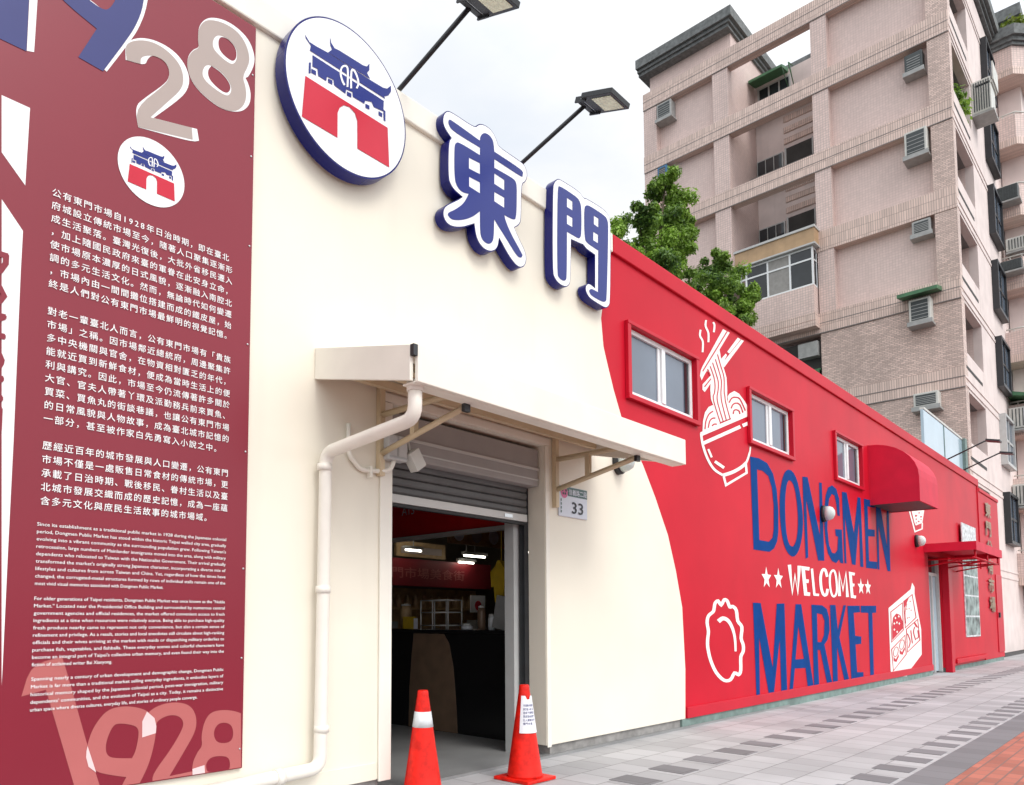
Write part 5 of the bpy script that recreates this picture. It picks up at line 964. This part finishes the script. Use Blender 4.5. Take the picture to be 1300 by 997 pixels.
# enclosed balcony that stands proud of the frame
MB().box(32.5, 33.4, 6.0, 9.15, 13.98, 15.56).build('balcony_parapet', 'tile_grid', apt)
MB().box(32.46, 33.4, 5.95, 9.2, 13.75, 13.98).box(32.48, 33.4, 5.98, 9.17, 14.02, 14.34).build('parapet_band', 'tile_soldier', apt)
gb = MB()
for y in (6.02, 6.95, 7.9, 8.85, 9.1): gb.box(32.53, 32.6, y-0.035, y+0.035, 15.58, 17.25)
for z in (15.6, 16.72, 17.22): gb.box(32.535, 32.595, 6.0, 9.12, z-0.035, z+0.035)
for x in (32.57, 33.0, 33.36): gb.box(x-0.03, x+0.03, 6.0, 6.06, 15.58, 17.25)
for z in (15.6, 16.72, 17.22): gb.box(32.6, 33.36, 6.005, 6.055, z-0.03, z+0.03)
gbo = gb.build('balcony_glazing', 'upvc_white', apt)
MB().box(32.565, 32.572, 6.05, 6.92, 15.63, 17.2).box(32.565, 32.572, 7.93, 8.8, 15.63, 17.2).box(32.6, 33.4, 6.02, 6.03, 15.63, 17.2).build('dark_pane', 'glass_dark', gbo, split=True)
MB().box(32.565, 32.572, 6.98, 7.87, 15.63, 17.2).build('curtained_pane', 'curtain_grey', gbo)
MB().box(32.62, 33.4, 6.08, 9.1, 15.5, 15.57).box(33.3, 33.4, 6.1, 9.1, 15.57, 17.3).build('balcony_inside', 'room_dark', apt)
MB().box(32.42, 33.4, 5.88, 9.3, 17.34, 18.0).build('tan_awning_board', 'canopy_tan', apt)
MB().box(32.36, 33.4, 5.84, 9.34, 18.0, 18.1).box(32.36, 33.4, 5.84, 9.34, 17.27, 17.34).build('board_edge', 'alu', apt)
MB().box(33.3, 33.5, 6.0, 9.6, 10.93, 13.4).build('opening_shade_box', 'room_dark', apt)  # solid dark box across the bay, its colour standing in for deep shade
MB().box(33.0, 33.3, 6.0, 7.1, 12.0, 12.06).box(33.0, 33.05, 6.05, 7.1, 11.3, 12.0).build('balcony_screen', 'canopy_green', apt)
MB().box(32.9, 33.3, 6.05, 6.85, 12.62, 13.25).build('window_unit', 'ac_grey', apt)

# right hand face with recessed balconies
YS = 0.94
FL = [29.1-ST*k for k in range(9)]            # soffits 17.05 + n * 3.5
SOFF = [17.05+ST*k for k in range(4, -5, -1)]
m = MB()
m.box(33.02, 33.5, YS-0.004, YS+0.3, 0, 29.2).box(36.9, 49, YS-0.004, YS+0.3, 0, 29.2)
for s in SOFF:
    m.box(33.5, 36.9, YS, YS+0.28, s, s+1.52)
m.build('side_wall', 'stucco_pink', apt)
m = MB()
for s in SOFF:
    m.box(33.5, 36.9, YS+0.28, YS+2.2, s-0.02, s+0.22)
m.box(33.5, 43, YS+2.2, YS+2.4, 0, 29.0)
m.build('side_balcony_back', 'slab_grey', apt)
m = MB()
for s in SOFF: m.box(36.9, 37.05, YS+0.3, YS+2.2, s-1.95, s); m.box(33.6, 35.2, YS+2.1, YS+2.19, s-1.9, s-0.3)
m.build('balcony_partition', 'tile_panel', apt, split=True)
m = MB()
for s in SOFF: m.box(33.35, 36.5, YS-0.012, YS-0.002, s+0.86, s+0.98)
m.build('ledge_shade_strip', 'room_dark', apt, split=True)  # dark strips on the wall face, painting the shade inside each ledge slit
m = MB()
for s in SOFF: m.box(33.02, 43, YS-0.03, YS-0.006, s+0.12, s+0.24).box(33.02, 43, YS-0.03, YS-0.006, s+0.42, s+0.5)
m.build('string_course', 'stucco_pink', apt)
m = MB(); coping(m, 32.7, 43.0, 0.55, 3.0, 29.3); m.build('side_coping', 'coping_stone', apt)
for k, s in enumerate(SOFF[1:8]):
    w = MB().box(40.0, 42.3, YS-0.26, YS, s-1.85, s-1.72).box(40.0, 42.3, YS-0.26, YS, s+0.3, s+0.42).box(40.0, 40.14, YS-0.25, YS, s-1.72, s+0.3).box(42.16, 42.3, YS-0.25, YS, s-1.72, s+0.3).box(41.1, 41.2, YS-0.2, YS, s-1.72, s+0.3).box(40.14, 42.16, YS-0.19, YS, s-0.75, s-0.65)
    wo = w.build('bay_window', 'alu' if k == 5 else 'black_metal', apt)
    MB().box(40.14, 42.16, YS-0.16, YS-0.15, s-1.72, s+0.3).build('pane', 'glass_blue', wo)
MB().box(37.2, 38.4, YS-0.75, YS-0.15, 24.0, 24.1).box(37.2, 38.4, YS-0.8, YS-0.75, 24.1, 24.9).build('flower_grille', 'ac_white', apt)

# wing with bay balconies at the far right
plan = [(43.0, 0.935), (43.0, 0.12), (43.75, -0.55), (47.5, -0.55), (47.5, 0.935)]
def wing_prism(m, grow, z0, z1):
    p = [(43.0-grow, 0.93), (43.0-grow, 0.12-grow*0.5), (43.75-grow*0.4, -0.55-grow), (47.5, -0.55-grow), (47.5, 0.93)]
    m.prism([p], z0, z1, put=lambda x, y, z: (x, y, z))
m = MB()
for k in range(8):
    z = 23.98+ST*(1-k)
    wing_prism(m, 0.0, z+0.35, z+1.48 if k else z+1.5)
m.build('wing_parapet', 'tile_grid', apt, split=True)
m = MB()
for k in range(8):
    z = 23.98+ST*(1-k); wing_prism(m, 0.03, z, z+0.35)
m.build('wing_band', 'tile_soldier', apt, split=True)
MB().box(44.3, 48, 0.0, 0.9, 0, 28.5).build('wing_back_wall', 'stucco_pink', apt)
for k in range(1, 8):
    m = MB()
    z = 23.98+ST*(1-k)
    m.tube([(43.05, 0.9, z+1.62), (43.05, 0.12, z+1.62), (43.78, -0.5, z+1.62), (47.4, -0.5, z+1.62)], 0.035, 6)
    for p in ((43.05, 0.6), (43.05, 0.15), (43.78, -0.5), (45, -0.5)): m.box(p[0]-0.02, p[0]+0.02, p[1]-0.02, p[1]+0.02, z+1.45, z+1.62)
    m.build('wing_railing', 'ac_white', apt)
m = MB(); wing_prism(m, 0.35, 29.25, 29.75); wing_prism(m, 0.2, 29.05, 29.25); wing_prism(m, 0.1, 28.9, 29.05); m.box(45.2, 49, 0.2, 3.0, 29.7, 31.6).box(44.9, 49.2, -0.1, 3.2, 31.6, 32.2)
m.build('wing_coping', 'coping_stone', apt)

def leaf_cloud(m, c, r, n, size, flat=0.8):
    c = Vector(c)
    for _ in range(n):
        d = Vector((random.gauss(0, 1), random.gauss(0, 1), random.gauss(0, 1)*flat)).normalized()
        p = c + d*r*(random.random()**0.45)*random.uniform(0.75, 1.12)
        a = Vector((random.gauss(0, 1), random.gauss(0, 1), random.gauss(0, .6))).normalized()
        nn = (d*0.8+Vector((0, 0, 0.7))+Vector((random.gauss(0, .6), random.gauss(0, .6), random.gauss(0, .6)))).normalized()
        u = nn.cross(a).normalized(); v = nn.cross(u)
        s = size*random.uniform(0.6, 1.3)
        pts = [p-u*s, p-u*s*0.2+v*s*0.42+nn*s*0.08, p+u*s*0.55+v*s*0.3, p+u*s, p+u*s*0.5-v*s*0.34, p-u*s*0.25-v*s*0.42+nn*s*0.06]
        m.b.faces.new([m.b.verts.new(q) for q in pts])
for i, (x, y, z, r, lab) in enumerate(((43.6, 0.0, 29.95, 0.5, 'yellow green potted shrubs on the balcony roof at the far right'), (34.9, 1.25, 22.3, 0.55, 'dark green plants hanging in the open side balcony below the roof'))):
    o = thing('balcony_plant', lab, 'plant', (x, y, z-0.3))
    m = MB()
    for k in range(5): leaf_cloud(m, (x+k*0.35-0.3, y-(k*0.12 if i == 0 else 0), z+random.uniform(-0.1, 0.35)), r, 120, 0.13)
    m.build('foliage', 'leaf_pot' if i == 0 else 'leaf', o, fix=False)
    MB().box(x-0.4, x+1.4, y-0.15, y+0.15, z-0.28, z-0.02).build('planter', 'coping_stone', o)

# air conditioners
def ac_front(y0, y1, z0, z1, label, x=33.38, body='ac_white', depth=0.5, canopy=None):
    """Window unit standing out from a wall that faces the market."""
    t = thing('air_conditioner', label, 'air conditioner', (x-depth/2, (y0+y1)/2, z0), 'window air conditioners on the tiled wall')
    MB().box(x-depth, x-0.002, y0+0.06, y1-0.06, z0+0.14, z1).build('casing', body, t, bevel=0.02)
    MB().box(x-depth-0.012, x-depth, y0+0.14, y1-0.14, z0+0.22, z1-0.08).build('grille', 'ac_dark', t)
    m = MB()
    for k in range(5):
        z = z0+0.26+k*(z1-z0-0.38)/5; m.box(x-depth-0.02, x-depth-0.012, y0+0.14, y1-0.14, z, z+0.022)
    m.build('grille_slat', 'ac_grey', t)
    MB().box(x-depth-0.08, x-0.002, y0, y1, z0, z0+0.07).box(x-depth-0.08, x-depth-0.03, y0, y1, z0+0.07, z0+0.17).build('tray', 'ac_grey', t)
    if canopy: 
        m = MB(); m.prism([[(x, z1+0.42), (x-depth-0.35, z1+0.22), (x-depth-0.35, z1+0.08), (x, z1+0.25)]], y0-0.25, y1+0.25, put=lambda xx, z, y: (xx, y, z)); m.build('rain_hood', canopy, t)
    return t
ac_front(1.76, 2.50, 23.05, 23.95, 'dark window air conditioner under the topmost beam in the right bay', body='ac_dark', depth=0.42)
ac_front(1.70, 2.58, 19.5, 20.65, 'white window air conditioner with blue-grey grille in the right bay, second from the top', depth=0.62)
ac_front(1.74, 2.5, 16.35, 17.05, 'grey window air conditioner just above the plain bay, third from the top', body='ac_grey', depth=0.4)
ac_front(1.78, 2.62, 12.7, 13.75, 'window air conditioner under a green rain hood', x=33.0, canopy='canopy_green')
ac_front(1.66, 2.6, 9.35, 10.05, 'white window air conditioner on the bare brick wall, lowest of the column', x=33.0)
ac_front(12.45, 13.36, 26.45, 27.4, 'grey green air conditioner under the top beam at the far left bay', body='ac_grey')
ac_front(12.75, 13.37, 23.3, 24.1, 'blue sided air conditioner above the tree', body='ac_blue')
def ac_side(x0, x1, z0, z1, label, body, y=YS, d=0.7):
    t = thing('air_conditioner', label, 'air conditioner', ((x0+x1)/2, y-d/2, z0), 'units on the balcony side')
    MB().box(x0, x1, y-d, y-0.002, z0+0.12, z1).build('casing', body, t, bevel=0.03)
    MB().box(x0-0.05, x1+0.05, y-d-0.08, y-0.002, z0, z0+0.08).build('tray', 'ac_grey', t)
    m = MB()
    for k in range(7): m.box(x0-0.014, x0-0.002, y-d+0.06+k*(d-0.1)/7, y-d+0.10+k*(d-0.1)/7, z0+0.2, z1-0.08)
    m.build('grille', 'ac_dark', t)
ac_side(37.2, 38.2, 22.75, 24.3, 'white slatted air conditioner below the planted side balcony', 'ac_white')
ac_side(43.02, 43.9, 18.75, 19.5, 'white outdoor unit with a fan on the second wing balcony', 'ac_white', y=0.75, d=0.9)
ac_side(42.35, 42.95, 21.0, 21.8, 'dark box unit beside the upper black bay window', 'ac_dark', y=0.9, d=0.8)
ac_side(42.35, 42.95, 17.6, 18.2, 'small dark unit beside the middle black bay window', 'ac_dark', y=0.9, d=0.8)
ac_side(42.4, 43.0, 10.1, 11.2, 'caged outdoor unit under the green hood at the wing', 'ac_white', y=0.9, d=1.0)
ac_side(42.4, 43.0, 6.5, 7.6, 'caged outdoor unit just above the red pillar', 'ac_white', y=0.9, d=1.0)
gh = MB(); gh.prism([[(0.93, 12.0), (-0.5, 11.55), (-0.5, 11.45), (0.93, 11.8)]], 42.2, 44.6, put=lambda y, z, x: (x, y, z))
gh.build('rain_hood', 'canopy_green', label='green sheet rain hood over the caged unit at the far right', cat='rain hood')

# glazed board standing on the market roof
gbd = thing('glazed_board', 'pale blue glazed board on the market roof in front of the brick wall', 'board', (29.5, 1.0, 5.4))
MB().box(26.6, 32.2, 1.0, 1.08, 5.4, 7.95).build('glass_sheet', 'glass_pale', gbd)
MB().box(32.2, 32.55, 0.9, 1.15, 5.4, 8.0).box(29.3, 29.36, 0.985, 1.0, 5.4, 7.95).build('side_post', 'plinth_teal', gbd, split=True)
MB().box(26.6, 32.2, 0.98, 1.1, 7.95, 8.02).build('top_rail', 'ac_white', gbd)

# ================================================================== TREES
def tree(label, base, blobs, tall):
    t = thing('tree', label, 'tree', base, 'trees behind the market')
    b = Vector(base)
    m = MB()
    top = Vector((sum(q[0] for q in blobs)/len(blobs), sum(q[1] for q in blobs)/len(blobs), max(q[2] for q in blobs)))
    m.tube([b, b.lerp(top, 0.3)+Vector((0.2, 0, 0)), b.lerp(top, 0.6)+Vector((-0.2, 0, 0)), b.lerp(top, 0.78)], [0.28, 0.22, 0.15, 0.05], 10)
    for x, y, z, r in blobs:
        s0 = b.lerp(top, max(0.3, min(0.8, (z-b.z)/(top.z-b.z)-0.18)))
        m.tube([s0, s0.lerp(Vector((x, y, z)), 0.5)+Vector((0, 0, 0.15)), (x, y, z)], [0.08, 0.05, 0.015], 7)
    m.build('trunk', 'bark', t)
    m = MB()
    for x, y, z, r in blobs:
        for _ in range(15):
            d = Vector((random.gauss(0, 1), random.gauss(0, 1), random.gauss(0, 0.8))).normalized()*r*random.uniform(0.3, 0.98)
            leaf_cloud(m, (x+d.x, y+d.y, z+d.z), r*random.uniform(0.22, 0.42), int(330*r), 0.07, 0.75)
    m.build('crown', 'leaf', t, fix=False)
tree('tall leafy green tree behind the red roofline, nearest the blue character sign', (23.2, 8.0, 0), [(23.67, 8.0, 17.1, 0.74), (23.92, 8.2, 16.2, 0.97), (21.44, 7.8, 14.49, 0.79), (23.3, 8.0, 14.78, 1.06), (25.1, 8.2, 16.0, 0.71), (20.44, 8.0, 13.71, 0.56), (22.17, 7.7, 13.3, 1.08), (24.5, 8.0, 15.0, 0.7), (23.0, 8.3, 13.0, 1.1), (24.3, 8.1, 13.6, 0.8), (20.8, 8.2, 12.6, 0.9)], 17)
tree('lower round green tree behind the red roofline, close to the glazed balcony', (28.5, 8.0, 0), [(26.3, 8.0, 13.9, 0.62), (27.5, 8.0, 15.4, 0.55), (28.7, 8.1, 15.25, 0.92), (30.2, 7.9, 14.9, 0.7), (27.4, 8.0, 14.36, 0.95), (29.2, 7.9, 14.06, 0.97), (27.3, 8.0, 13.3, 0.8), (28.9, 8.2, 12.8, 1.0)], 15)
